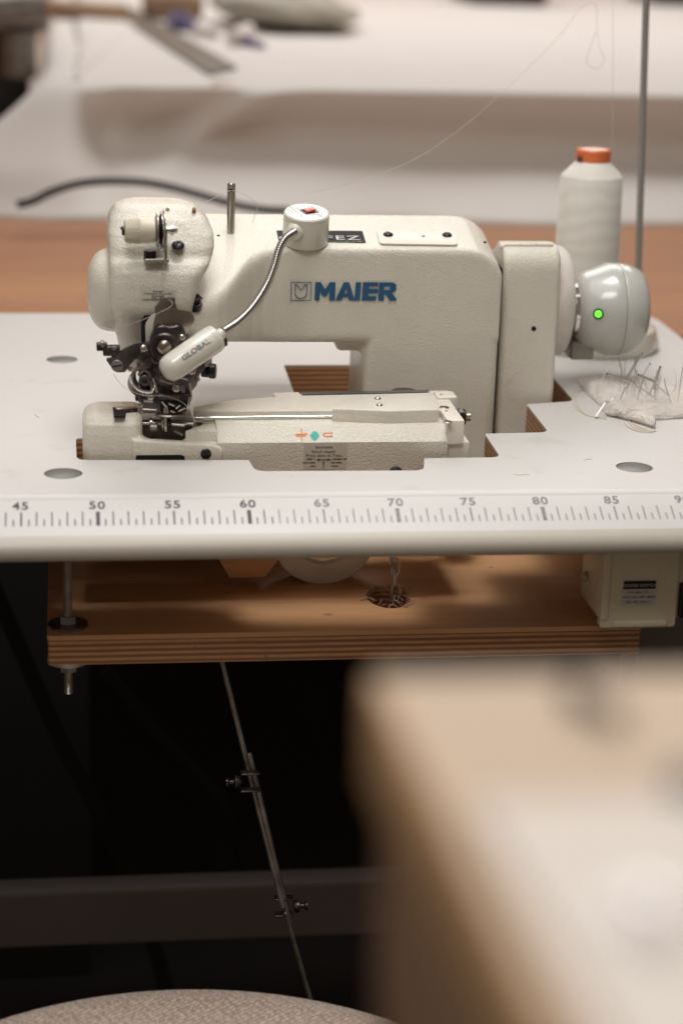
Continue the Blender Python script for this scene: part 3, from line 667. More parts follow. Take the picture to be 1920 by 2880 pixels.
bm = new(); lathe(bm, p+d*.03, d, [(0, 0), (0, .28), (.08, .26), (.17, .14), (.2, 0)], 20); obj('indicator_lamp', bm, M['led'], mo)
bm = new(); box(bm, (mcn.x+.6, 30.5, mcn.z-rM-.1), (mcn.x+2.6, 33.5, mcn.z-rM+1.4), .25); obj('cable_block', bm, mat('grey_brown_plastic', (.26, .235, .2), .4), mo)
bm = new(); cyl(bm, (mcn.x+6.8, 31.6, mcn.z+.2), (mcn.x+7.25, 31.6, mcn.z+.2), .25, 14); obj('cap_screw', bm, M['black'], mo)

# --- tension unit on the head
ten = [ay(x, y, 13.6) for x, y in ((281, 530), (355, 531))]
A = Vector(ay(286, 530, 13.2)); B = Vector(ay(412, 528, 13.4)); ax = (B-A).normalized()
br = new()
q = xz([(356, 600), (388, 600), (390, 545), (380, 545), (383, 590), (356, 592)], 13.7)
tu_ = thing
bm = new(); box(bm, (ay(332, 592, 13.4)[0], 12.9, ay(0, 594, 13.4)[2]-.12), (ay(388, 592, 13.4)[0], 14.6, ay(0, 594, 13.4)[2]+.12), .05)
box(bm, (ay(381, 0, 13.4)[0]-.02, 12.9, ay(0, 594, 13.4)[2]), (ay(387, 0, 13.4)[0]-.02, 13.9, ay(0, 520, 13.4)[2]), .05)
brk = obj('tension_bracket', bm, M['nickel'], mc)
Ld = (Vector(ay(356, 530, 13.2))-A).length
prof = [(0, 0), (0, .62), (.05, .68)]
nrib = 40; u, v, d = frame(ax); bm = new(); rings = []
for h_, r_, rib in ((0, .74, 0), (.06, .8, .02), (1.05, .9, .035), (1.07, .9, 0), (1.12, .88, 0), (Ld-.05, .86, 0), (Ld, .80, 0)):
    rings.append([A+ax*h_+(u*math.cos(2*math.pi*k/160)+v*math.sin(2*math.pi*k/160))*(r_+(rib if (k//2) % 2 else -rib*.5)) for k in range(160)])
loft(bm, rings); kn = obj('tension_knob', bm, M['ivory'], brk, ang=30)
bm = new(); cyl(bm, A-ax*.18, A+ax*.1, .34, 16); cyl(bm, A-ax*.28+Vector((0, -.1, .2)), A+ax*.05+Vector((0, -.1, .2)), .1, 8); obj('spring_end', bm, M['black'], brk)
for off, rr, mm in ((Ld+.05, 1.2, 'tension'), (Ld+.22, 1.0, 'black'), (Ld+.34, 1.3, 'tension'), (Ld+.6, 1.5, 'tension')):
    bm = new(); sgn = 1
    lathe(bm, A+ax*off, ax, [(0, 0), (.02, rr*.45), (0, rr*.8), (.1 if off < Ld+.4 else .02, rr), (.14 if off < Ld+.4 else .06, rr), (.12, rr*.7), (.14, 0)], 40); obj('tension_disc', bm, M[mm], brk)
bm = new(); lathe(bm, A+ax*(Ld+.6), ax, [(0, 0), (0, .33), (.25, .33), (.26, .25), (.5, .25), (.5, .36), (.72, .36), (.74, .26), (.95, .22), (1.0, 0)], 12); obj('tension_nut', bm, M['nickel'], brk)
p = Vector(ay(345, 583, 13.5)); bm = new(); cyl(bm, (p.x, p.y, p.z-.45), (p.x, p.y, p.z+.25), .45, 22); obj('bracket_screw', bm, M['black'], brk)
p = ay(409, 564, 14.5); screw('head_screw', (p[0], p[1]-.15, p[2]), (0, -.45, .9), .46, .26, M['black'], mc)
for px, py, Y in ((385, 481, 16.55), (446, 480, 16.7)):
    p = ay(px, py, Y); bm = new(); lathe(bm, p, (0, -.5, .85), [(-.3, 0), (-.3, .14), (.03, .14), (.03, 0)], 14); obj('thread_hole', bm, M['rust'], mc)
# sticker with the needle system
a = Vector(ay(325, 686, 13.02)); wS = ay(402, 686, 13.02)[0]-a.x; hS = ay(325, 665, 13.02)[2]-a.z
bm = new(); flatshape(bm, a, (1, 0, 0), (0, 0, 1), [(0, 0), (wS, 0), (wS, hS), (0, hS)], th=.03); st = obj('needle_sticker', bm, M['sticker'], mc, smooth=False)
bm = new(); 
for k, s in enumerate(('Nadel', 'Needle Aiguille', 'System', '251 EU')): text(bm, s, .13, (a.x+wS*.5, a.y-.035, a.z+hS-.175-.16*k), (1, 0, 0), (0, 0, 1), sx=1.7, bold=.012)
obj('sticker_text', bm, M['ink'], st, smooth=False)
# --- needle guard and linkage (dark, fine mechanics)
nm = thing
plate('needle_guard', [(360, 716), (375, 698), (405, 700), (407, 711), (440, 716), (448, 735), (410, 808), (350, 808), (352, 745)], 12.75, .1, M['bronze'], mc, .02, .12)
plate('guard_bracket', [(356, 706), (377, 684), (402, 684), (404, 711), (380, 710), (357, 726)], 12.4, .35, M['bronze'], mc, .06, .08)
bm = new(); prism(bm, rnd(xz([(325, 740), (335, 718), (362, 712), (352, 800), (326, 800)], 13.7), .25), 'y', 13.6, 15.5, .1); obj('head_opening', bm, M['hole'], mc)
bm = new(); prism(bm, rnd(xz([(334, 745), (350, 722), (362, 716), (356, 780), (336, 800)], 13.3), .25), 'y', 13.3, 14.5, .12); obj('inner_casting', bm, M['enamel2'], mc)
bm = new()
prism(bm, rnd(xz([(342, 800), (346, 775), (358, 748), (372, 744), (388, 748), (408, 744), (422, 752), (436, 790), (430, 815), (400, 840), (350, 835)], 12.5), .2), 'y', 12.2, 13.9, .2, 3)
hub = obj('needle_lever_hub', bm, M['darksteel'], mc)
p = Vector(ay(378, 797, 12.0)); bm = new(); lathe(bm, p, (0, -1, 0), [(-.3, 0), (-.3, 1.02), (.1, 1.02), (.2, .93), (.2, .66), (.1, .62), (.1, 0)], 40); obj('hub_ring', bm, M['darksteel'], hub)
bm = new(); lathe(bm, p+Vector((0, -.1, 0)), (0, -1, 0), [(0, 0), (0, .56), (.1, .52), (.25, .34), (.3, .12), (.3, 0)], 32); obj('hub_bolt', bm, M['bronze'], hub)
plate('needle_arm', [(243, 826), (262, 822), (280, 806), (305, 794), (340, 787), (362, 790), (352, 822), (332, 828), (312, 826), (300, 838), (288, 856), (266, 856), (254, 842)], 12.3, .5, M['darksteel'], mc, .1, .15)
p = ay(269, 840, 12.3); screw('arm_screw', p, (0, -1, .1), .42, .14, M['greysteel'], mc, dome=False)
bm = new(); p = Vector(ay(335, 818, 12.2)); lathe(bm, p, (0, -1, 0), [(-.2, 0), (-.2, .5), (.12, .5), (.2, .42), (.2, .2), (.05, .18), (.05, 0)], 28); obj('pivot_boss', bm, M['darksteel'], mc)
bm = new(); p = ay(240, 795, 12.6); box(bm, (p[0]-.55, 12.3, p[2]-.3), (p[0]+.2, 12.9, p[2]+.25), .08); box(bm, (p[0]-.1, 12.4, p[2]-.7), (p[0]+1.1, 13.1, p[2]+.02), .1)
prism(bm, rnd(xz([(245, 812), (258, 795), (292, 815), (270, 826)], 12.6), .08), 'y', 12.5, 13.0, .06); obj('needle_clamp', bm, M['darksteel'], mc)
bm = new(); cyl(bm, ay(232, 790, 12.3), ay(240, 789, 12.3), .26, 14); cyl(bm, ay(302, 0, 0)[:0] or ay(262, 795, 12.4), ay(264, 803, 12.4), .18, 12); obj('clamp_screw', bm, M['greysteel'], mc)
# C shaped steel bracket
cp = [(342, 838), (322, 842), (308, 856), (303, 872), (310, 890), (328, 902), (345, 905)]
bm = new(); loft(bm, [[(Vector(q)+Vector((math.cos(t)*.16, math.sin(t)*.6, 0)) if False else Vector(q)+Vector((math.cos(t)*.3, math.sin(t)*.7, math.sin(t)*0+math.cos(t)*.3))) for t in [2*math.pi*k/14 for k in range(14)]] for q in smoothpath([ay(x, y, 13.3) for x, y in cp], 5)])
obj('swing_bracket', bm, M['greysteel'], mc)
plate('swing_plate', [(312, 838), (345, 832), (380, 845), (440, 842), (448, 862), (432, 905), (400, 912), (340, 908), (318, 895), (322, 862)], 13.6, 1.5, M['midsteel'], mc, .15, .3)
plate('upper_lever', [(345, 822), (400, 830), (440, 820), (470, 828), (472, 850), (450, 868), (420, 860), (380, 868), (350, 850)], 13.0, .7, M['darksteel'], mc, .12, .2)
bm = new(); tube(bm, [ay(320, 862, 12.9), ay(330, 850, 12.8), ay(342, 856, 12.8), ay(345, 872, 12.8), ay(350, 890, 12.7)], .16, 10, 5); obj('take_up_hook', bm, M['greysteel'], mc)
bm = new(); p = Vector(ay(333, 873, 12.8)); lathe(bm, p, (0, -1, 0), [(0, 0), (0, .42), (.25, .42), (.3, .35), (.3, .18), (.1, .16), (.1, 0)], 24); obj('pivot_boss', bm, M['darksteel'], mc)
bm = new(); prism(bm, rnd(xz([(318, 905), (345, 900), (395, 905), (440, 903), (440, 918), (430, 945), (405, 950), (330, 948), (320, 935)], 12.9), .15), 'y', 12.7, 14.6, .15, 3); foot = obj('presser_foot', bm, M['midsteel'], mc)
plate('foot_window', [(368, 918), (430, 922), (428, 944), (368, 946)], 12.6, .12, M['hole'], foot, .02, .08)
plate('foot_wing', [(320, 916), (366, 914), (366, 946), (340, 948), (322, 936)], 12.45, .25, M['darksteel'], foot, .08, .12)
plate('foot_edge', [(433, 912), (443, 908), (434, 938), (428, 944)], 12.55, .12, M['nickel'], foot, .03)
for q in [((372, 922), (384, 935)), ((388, 926), (402, 932)), ((404, 938), (414, 930)), ((378, 936), (379, 950)), ((384, 936), (385, 950)), ((410, 944), (426, 936)), ((392, 943), (402, 947))]:
    bm = new(); cyl(bm, ay(*q[0], 12.4), ay(*q[1], 12.35), .09, 8); obj('finger', bm, M['nickel'], foot)
bm = new(); p = Vector(ay(393, 953, 12.7)); t = new(); lathe(t, (0, 0, 0), (0, 0, 1), [(-.1, 0), (-.1, 1.0), (0, 1.15), (.1, 1.0), (.1, 0)], 40)
for v in t.verts: v.co = p+Vector((v.co.x, v.co.y*.5, v.co.z))
merge(bm, t); obj('stitch_plate', bm, M['greysteel'], mc)
bm = new(); cyl(bm, ay(317, 900, 13.2), ay(317, 920, 13.2), .2, 12); obj('foot_pin', bm, M['black'], mc)
for q, rr_, mm in ((((318, 884), (331, 908)), .09, 'nickel'), (((352, 868), (361, 902)), .1, 'nickel'), (((366, 872), (396, 880)), .14, 'greysteel'), (((398, 868), (404, 900)), .12, 'greysteel'), (((412, 866), (432, 872)), .09, 'nickel'), (((418, 884), (422, 902)), .16, 'greysteel'), (((436, 880), (440, 905)), .07, 'chrome'), (((330, 922), (352, 923)), .1, 'greysteel'), (((328, 940), (360, 942)), .07, 'nickel'), (((345, 982), (362, 982)), .3, 'greysteel'), (((395, 975), (425, 977)), .12, 'nickel'), (((400, 990), (420, 1000)), .1, 'greysteel')):
    bm = new(); cyl(bm, ay(*q[0], 12.5), ay(*q[1], 12.45), rr_, 10); obj('linkage_pin', bm, M[mm], mc)
for px, py, r_ in ((322, 930, .2), (346, 912, .22), (405, 892, .26), (384, 862, .22), (441, 850, .3), (300, 848, .2), (330, 800, .24), (418, 775, .2)):
    p = ay(px, py, 12.5 if py > 830 else 12.05); bm = new(); lathe(bm, p, (0, -1, .2), [(-.1, 0), (-.1, r_), (.1, r_), (.15, r_*.7), (.15, 0)], 18); obj('small_screw', bm, M['nickel'], mc)
bm = new(); tube(bm, [ay(x, y, 12.3) for x, y in ((300, 862), (306, 882), (322, 896), (346, 900), (352, 890))], .13, 8, 5); obj('curved_needle', bm, M['chrome'], mc)
bm = new(); hx = [];
for k in range(60): t_ = k/59; c_ = Vector(ay(436, 800, 12.6)).lerp(Vector(ay(452, 838, 12.9)), t_); hx.append(c_+Vector((math.cos(k*1.2)*.22, math.sin(k*1.2)*.22, 0)))
tube(bm, hx, .045, 6); obj('coil_spring', bm, M['nickel'], mc)
# right side screws of the head
for i, (px, py) in enumerate(((449, 683), (451, 697))):
    p = Vector(ay(px, py, 14.2)); bm = new(); lathe(bm, p, (.1, -.6, .8), [(-.5, 0), (-.5, .42), (0, .42), (.07, .34), (.07, .2), (-.05, .18), (-.05, 0)], 26); obj('cap_screw', bm, M['black'], mc)
plate('screw_shim', [(437, 681), (452, 672), (468, 686), (445, 692)], 14.6, .1, M['nickel'], mc, .02)
plate('head_opening_right', [(462, 835), (486, 838), (490, 850), (480, 868), (462, 866)], 14.0, .6, M['black'], mc, .1, .1)
bm = new(); p = Vector(ay(480, 852, 13.8)); cyl(bm, p, p+Vector((.5, -.1, 0)), .55, 20); obj('side_knob', bm, M['black'], mc)
bm = new(); cyl(bm, ay(520, 775, 16.6), ay(509, 777, 16.6), .62, 20); box(bm, tuple(Vector(ay(507, 795, 16.8))-Vector((0, .3, 0))), tuple(Vector(ay(520, 752, 16.8))+Vector((0, .4, 0))), .1); obj('side_bolt', bm, M['black'], mc)
plate('head_flange', [(468, 828), (487, 815), (487, 838), (468, 846)], 13.9, .8, M['enamel2'], mc, .06, .08)
plate('lower_link', [(430, 862), (460, 858), (452, 885), (428, 915)], 13.8, .4, M['greysteel'], mc, .08, .1)
bm = new(); cyl(bm, ay(452, 850, 13.6), ay(456, 875, 13.6), .12, 10); obj('lower_pin', bm, M['nickel'], mc)
# sticker and crayon marks on the bed
a = Vector(ay(697, 1078, 11.48)); wS = ay(795, 1078, 11.48)[0]-a.x; hS = ay(697, 1017, 11.48)[2]-a.z
bm = new(); flatshape(bm, a, (1, 0, 0), (0, 0, 1), [(0, 0), (wS, 0), (wS, hS), (0, hS)], th=.012); st = obj('stitch_depth_sticker', bm, mat('clear_sticker_bed', (.57, .53, .44), .25), mc, smooth=False)
bm = new(); cx = a.x+wS*.48; pz = hS/62
def SP(px, py): return (ay(px, py, 11.46)[0], 11.46, ay(px, py, 11.46)[2])
for s, px, py, hh, sx in (('Stichtiefe', 744, 1030, .2, 1.25), ('Stitch depth', 743, 1040, .2, 1.25), ('Prise dans le Tissu', 744, 1049, .2, 1.25)):
    text(bm, s, hh, SP(px, py), (1, 0, 0), (0, 0, 1), sx=sx, bold=.004)
for s, px, py, al in (('tiefer +', 724, 1056, 'RIGHT'), ('more deep', 724, 1064, 'RIGHT'), ('plus', 724, 1072, 'RIGHT'), ('- weniger tief', 760, 1056, 'LEFT'), ('less deep', 760, 1064, 'LEFT'), ('moins', 760, 1072, 'LEFT')):
    text(bm, s, .14, SP(px, py), (1, 0, 0), (0, 0, 1), align=al, sx=1.05, bold=.03)
k_ = 1/34
o_ = Vector(SP(743, 1056))
flatshape(bm, o_, (1, 0, 0), (0, 0, 1), [(-.52, 0), (-.3, .12), (-.3, .03), (.3, .03), (.3, .12), (.52, 0), (.3, -.12), (.3, -.03), (-.3, -.03), (-.3, -.12)], th=.01)
ribbon(bm, [(0, -.32), (0, -.62)], .05, o_, (1, 0, 0), (0, 0, 1), .01)
ribbon(bm, [(.08*math.cos(t), -.22+.08*math.sin(t)) for t in [i*math.pi/6 for i in range(13)]], .035, o_, (1, 0, 0), (0, 0, 1), .01)
obj('sticker_text', bm, M['ink'], st, smooth=False)
# crayon marks on the chamfer
cu = Vector((0, 1.05, .98)).normalized(); cn = Vector((1, 0, 0)).cross(cu)
def chm(px, py):
    d = _ray(px, py); # plane through (.,11.5,1.0) spanned by x and cu
    n = np.array([0, -cu.z, cu.y]); p0 = np.array([0, 11.5, 1.0]); t = n.dot(p0-CAM)/n.dot(d); p = CAM+d*t; return Vector([float(q) for q in p])+cn*.012
bm = new(); c = chm(692, 998)
ribbon(bm, [(-.42, -.02), (.42, .05)], .1, c, (1, 0, 0), cu); ribbon(bm, [(0, -.55), (.03, .5)], .07, c, (1, 0, 0), cu); ribbon(bm, [(-.3, -.12), (.3, -.1)], .14, c, (1, 0, 0), cu)
c = chm(753, 999); ribbon(bm, [(.34, .16), (-.25, .14), (-.33, 0), (-.25, -.13), (.3, -.12)], .09, c, (1, 0, 0), cu); obj('crayon_mark', bm, M['orange_mark'], mc, smooth=False)
bm = new(); c = chm(722, 1001); flatshape(bm, c, (1, 0, 0), cu, [(-.34, .02), (-.15, .27), (0, .42), (.22, .26), (.34, 0), (.2, -.25), (0, -.42), (-.2, -.27)]); obj('crayon_mark', bm, M['teal_mark'], mc, smooth=False)
# knob on the bed's foot and on the pillar
p = Vector(ay(910, 1081, 11.2)); bm = new(); lathe(bm, p+Vector((0, .3, -.3)), (0, -1, .2), [(0, 0), (0, .52), (.2, .52), (.35, .4), (.4, 0)], 26); obj('depth_knob', bm, M['black'], mc)
p = Vector(ay(928, 897, 21)); bm = new(); lathe(bm, (p.x, p.y, 1.0), (0, 0, 1), [(0, 0), (0, 1.15), (p.z-1.2, 1.15), (p.z-1.0, .9), (p.z-.95, 0)], 32); obj('height_knob', bm, M['black'], mc)
bm = new(); lathe(bm, (78.3, 20.5, -6.8), (0, 0, 1), [(0, 0), (0, 1.5), (3.5, 1.5), (3.7, 1.3), (3.7, 0)], 32); obj('rubber_foot', bm, M['zinc'], mc)
# drum under the table, belongs to the machine
c = Vector(ay(745, 1228, 15)); rr_ = (Vector(ay(745, 1343, 15))-c).length
bm = new(); lathe(bm, c, (0, -1, 0), [(-2.5, 0), (-2.5, rr_-.1), (-.1, rr_), (0, rr_-.1), (0, rr_*.6), (-.15, rr_*.56), (-.15, 0)], 64); obj('lower_drum', bm, M['lampplastic'], mc)
bm = new(); lathe(bm, c+Vector((0, .1, 0)), (0, -1, 0), [(0, 0), (0, rr_*.52), (.3, rr_*.5), (.35, 0)], 48); obj('drum_cap', bm, M['nickel'], mc)

# ================================================================== MAGNETIC LAMP on the arm
cb = attop(701, 555, 0.03); RL = 1.78
lamp = thing('sewing_lamp', 'small cream gooseneck lamp with a round magnet base sitting on the machine arm', 'lamp', tuple(cb))
top_ = cb+tn*0
# base radius measured at its depth
pa = ay(649, 520, cb.y); pb = ay(754, 520, cb.y); RL = (pb[0]-pa[0])/2; cb = Vector(((pa[0]+pb[0])/2, cb.y, topz(cb.y)+.02))
Hl = 2.45
bm = new(); lathe(bm, cb, tn, [(0, 0), (0, RL-.04), (.06, RL), (Hl-.35, RL), (Hl-.33, RL-.03), (Hl-.3, RL), (Hl-.1, RL-.02), (Hl, RL-.14), (Hl, 0)], 64); lb = obj('magnet_base', bm, M['lampplastic'], lamp)
tc_ = cb+tn*(Hl+.002); right = Vector((1, 0, 0))
rx = (right*.93+tu*.37).normalized(); ry = tn.cross(rx)
bm = new(); t = new(); bmesh.ops.create_cube(t, size=1)
sc_ = attop(712, 480, 0); swc = tc_+right*.22+tu*.15
for v in t.verts: v.co = swc+rx*v.co.x*1.15+ry*v.co.y*.95+tn*(v.co.z*.06+.02)
merge(bm, t); sw = obj('switch_frame', bm, M['black'], lb)
bm = new(); t = new(); bmesh.ops.create_cube(t, size=1)
for v in t.verts: v.co = swc+rx*v.co.x*.8+ry*v.co.y*.7+tn*(v.co.z*.16+.12+v.co.x*.12)
bev(t, .04); merge(bm, t); obj('red_switch', bm, M['red'], sw)
bm = new(); text(bm, 'I  O', .2, swc+tn*.24-ry*.1, rx, ry, bold=.01); obj('switch_mark', bm, M['whitepanel'], sw, smooth=False)
bm = new()
text(bm, 'CE', .34, tc_+right*1.05-tu*.65, ry, -rx, bold=.01); text(bm, 'TD-1A MAGNETIC', .2, tc_-right*.75+tu*.15, ry, -rx, sx=1.1); text(bm, '110-265V', .2, tc_-right*1.1+tu*.1, ry, -rx, sx=1.1); text(bm, '1.5W LED', .2, tc_-right*.4+tu*.3, ry, -rx, sx=1.1)
obj('lid_print', bm, M['greytext'], lb, smooth=False)
bc = Vector(ay(680, 531, cb.y-RL+.1)); bm = new(); lathe(bm, bc+Vector((.1, .4, 0)), (-.35, -1, -.1), [(0, 0), (0, .78), (.45, .74), (.75, .55), (.9, .3), (.9, 0)], 36); obj('neck_socket', bm, M['lampplastic'], lamp)
GP = [(676, 533, 21.6), (655, 548, 20.6), (640, 575, 19.8), (630, 610, 19.0), (612, 655, 18.0), (580, 705, 16.6), (545, 740, 15.2), (512, 762, 13.6)]
path = smoothpath([ay(x, y, Y) for x, y, Y in GP], 40)
bm = new(); n = 10; u = None; rings = []
dist = 0
for i, p in enumerate(path):
    d = (path[min(i+1, len(path)-1)]-path[max(i-1, 0)]).normalized()
    if u is None: u = frame(d)[0]
    u = (u-d*u.dot(d)).normalized(); v = d.cross(u)
    if i: dist += (p-path[i-1]).length
    r_ = .285+.04*math.cos(dist/.2*2*math.pi)
    rings.append([p+(u*math.cos(2*math.pi*k/n)+v*math.sin(2*math.pi*k/n))*r_ for k in range(n)])
loft(bm, rings); obj('gooseneck', bm, mat('gooseneck_steel', (.46, .44, .42), .2, 1.0), lamp, ang=180)
a = Vector(ay(512, 764, 12.4)); b = Vector(ay(376, 857, 10.6)); d = (b-a); Lh = d.length; Rh = 1.02
e = Vector(ay(500, 776, 12.2)); 
bm = new(); lathe(bm, a, d, [(0, 0), (0, .38), (.12, .42), (.35, .42), (.36, .62), (.55, .92), (.9, Rh), (.92, Rh-.02), (.95, Rh), (Lh-.75, Rh-.03), (Lh-.3, Rh-.15), (Lh-.05, Rh-.42), (Lh+.02, Rh-.75), (Lh+.02, 0)], 48); lh = obj('lamp_head', bm, M['lampplastic'], lamp)
dd = d.normalized(); 
# wording wraps on the side that faces forward and up
fwd = Vector((0, -1, .15)); fwd = (fwd-dd*fwd.dot(dd)).normalized(); tdir = -dd; ud2 = fwd.cross(tdir)
bm = new(); text(bm, 'GLOBAL', .36, a+d*.5+ud2*-.1, tdir, ud2, sx=1.25, bold=.025, th=0)
ctr = a
for v in bm.verts:
    rel = v.co-a; al = rel.dot(dd); s_ = rel.dot(ud2); th_ = s_/Rh+.12
    v.co = a+dd*al+(fwd*math.cos(th_)+ud2*math.sin(th_))*(Rh+.006)
obj('lamp_lettering', bm, M['greytext'], lh, smooth=False)

# ================================================================== THREAD STAND, CONE, THREADS
YC = 46.0
zb0 = 0.0
pl = ay(1281, 520, YC)[0]; pr_ = ay(1420, 520, YC)[0]; cxn = (pl+pr_)/2; rc = (pr_-pl)/2
stand = thing('thread_stand', 'grey metal thread stand rod rising from a pale base at the back of the table', 'thread stand', (cxn, YC, 0))
bm = new(); lathe(bm, (cxn+1.2, YC, 0.004), (0, 0, 1), [(0, 0), (0, 5.6), (.5, 5.8), (1.9, 5.4), (2.2, 4.9), (2.2, 0)], 64); obj('stand_base', bm, M['lampplastic'], stand)
a = Vector(ay(1464, 640, YC+2)); b = Vector(ay(1484, -40, YC+2)); dr = (b-a)/(b.z-a.z); a0 = a-dr*(a.z-2.0)
rr_ = (ay(1474, 400, YC+2)[0]-ay(1465, 400, YC+2)[0])
bm = new(); cyl(bm, a0, b, .3, 20); obj('stand_rod', bm, M['rod'], stand)
ztop = ay(1354, 378, YC-1.5)[2]; zs = ay(1352, 412, YC-rc)[2]
cone = thing('thread_cone', 'large cone of ivory thread with an orange cap standing behind the machine', 'thread cone', (cxn, YC, 2.2))
bm = new(); lathe(bm, (cxn, YC, 2.25), (0, 0, 1), [(0, 0), (0, rc*1.05), (.1, rc*1.07), (zs-2.4, rc*.99), (zs-2.25, rc*.96), (zs-2.1, rc*.9), (ztop-2.25, 1.55), (ztop-2.1, 1.45), (ztop-2.1, 0)], 64); obj('winding', bm, M['thread'], cone, ang=60)
capr = (ay(1393, 360, YC)[0]-ay(1316, 360, YC)[0])/2; zcap = ay(1354, 347, YC-1.0)[2]
bm = new(); lathe(bm, (cxn, YC, ztop-.35), (0, 0, 1), [(0, 0), (0, capr), (zcap-ztop+.3, capr), (zcap-ztop+.42, capr-.12), (zcap-ztop+.42, capr-.3), (zcap-ztop+.3, capr-.32), (zcap-ztop+.3, 0)], 48); cp = obj('cap', bm, M['orange'], cone)
bm = new(); lathe(bm, (cxn, YC, zcap-.02), (0, 0, 1), [(0, .5), (0, capr-.34), (.05, capr-.34), (.05, .5)], 40); obj('cap_disc', bm, M['whitecore'], cp)
bm = new(); text(bm, 'M', .55, (cxn-capr*.9, YC-capr*.5, (ztop+zcap)/2-.45), Vector((.45, -.9, 0)), (0, 0, 1), bold=.05, th=.05); obj('cap_print', bm, M['ink'], cp, smooth=False)
def string(name, pts, r, m, label, cat='thread', group=None, k=10):
    bm = new(); tube(bm, pts, r, 6, k); o = obj(name, bm, m); tag(o, label, cat, group); return o
string('sewing_thread', [ay(700, 445, 29), ay(780, 428, 31), ay(860, 403, 33), ay(940, 372, 36), ay(1010, 330, 38), ay(1080, 278, 40), ay(1150, 215, 42), ay(1200, 168, 44), ay(1290, 75, 46), ay(1325, 25, 47), ay(1352, 8, 47), ay(1368, 15, 47), ay(1370, 60, 47), ay(1374, 100, 46), ay(1386, 135, 46), ay(1375, 156, 46), ay(1355, 154, 46), ay(1346, 132, 46), ay(1358, 100, 46), ay(1368, 70, 46.2)], .017, M['thin'], 'fine ivory thread sweeping up in a curve to a loop above the thread cone', k=8)
string('cone_thread', [ay(1405, 345, YC-1), ay(1405, 250, YC), ay(1407, 120, YC+1), ay(1406, -10, YC+2)], .017, M['thin'], 'fine thread rising straight up from the ivory thread cone')
string('post_thread', [ay(449, 478, 16.8), ay(470, 466, 19), ay(492, 455, 22), ay(530, 438, 27), ay(560, 446, 27.5), ay(585, 462, 28), ay(592, 475, 28), ay(584, 498, 28), ay(580, 512, 28)], .017, M['thin'], 'loose white thread between the head of the machine and its thread post')
string('needle_thread', [ay(375, 575, 13.0), ay(379, 600, 12.9), ay(371, 640, 12.8), ay(376, 676, 12.6), ay(396, 700, 12.2), ay(350, 725, 12.2), ay(300, 745, 12.6), ay(262, 760, 13)], .02, M['thin'], 'white thread running down from the tension discs across the head')
string('needle_thread', [ay(262, 858, 12.2), ay(268, 870, 12.1), ay(290, 892, 12), ay(330, 908, 11.9), ay(380, 910, 11.9), ay(420, 925, 11.9), ay(440, 950, 11.9), ay(452, 985, 11.8), ay(448, 996, 11.8)], .017, M['thin'], 'thread looping under the dark linkage to the presser foot')

# ================================================================== PIN PAD
pad = new(); NX, NY = 60, 26
outl_back = [(1325, 872), (1400, 878), (1450, 872), (1500, 872), (1540, 895), (1590, 900), (1680, 905)]
outl_front = [(1325, 876), (1350, 905), (1385, 935), (1430, 948), (1500, 962), (1590, 955), (1680, 960)]
def interp(pts, t):
    s = t*(len(pts)-1); i = min(int(s), len(pts)-2); f = s-i; return (pts[i][0]*(1-f)+pts[i+1][0]*f, pts[i][1]*(1-f)+pts[i+1][1]*f)
top = []; bot = []
for i in range(NX):
    t = i/(NX-1); B_ = interp(outl_back, t); F2 = interp(outl_front, t); pb_ = Vector(az(*B_, .15)); pf = Vector(az(*F2, .15)); r1 = []; r2 = []
    for j in range(NY):
        s = j/(NY-1); p = pf.lerp(pb_, s); hgt = math.sin(math.pi*s)**.4*min(1, t*5+.2)
        n_ = noise.noise(Vector((p.x*.5, p.y*.5, 3)))*.35+noise.noise(Vector((p.x*1.6, p.y*1.6, 8)))*.14
        z = .08+hgt*(.7+n_)+.1
        r1.append(pad.verts.new((p.x+noise.noise(Vector((p.x, p.y, 1)))*.12, p.y+noise.noise(Vector((p.x, p.y, 5)))*.2, z))); r2.append(pad.verts.new((p.x, p.y, .05)))
    top.append(r1); bot.append(r2)
for i in range(NX-1):
    for j in range(NY-1):
        pad.faces.new([top[i][j], top[i+1][j], top[i+1][j+1], top[i][j+1]]); pad.faces.new([bot[i][j], bot[i][j+1], bot[i+1][j+1], bot[i+1][j]])
    pad.faces.new([bot[i][0], bot[i+1][0], top[i+1][0], top[i][0]]); pad.faces.new([top[i][-1], top[i+1][-1], bot[i+1][-1], bot[i][-1]])
for i in (0, NX-1):
    for j in range(NY-1): pad.faces.new([bot[i][j], top[i][j], top[i][j+1], bot[i][j+1]])
tag(obj('pin_cushion', pad, M['pad'], ang=80), 'folded pale cloth pad stuck full of pins, lying right of the machine', 'pincushion')
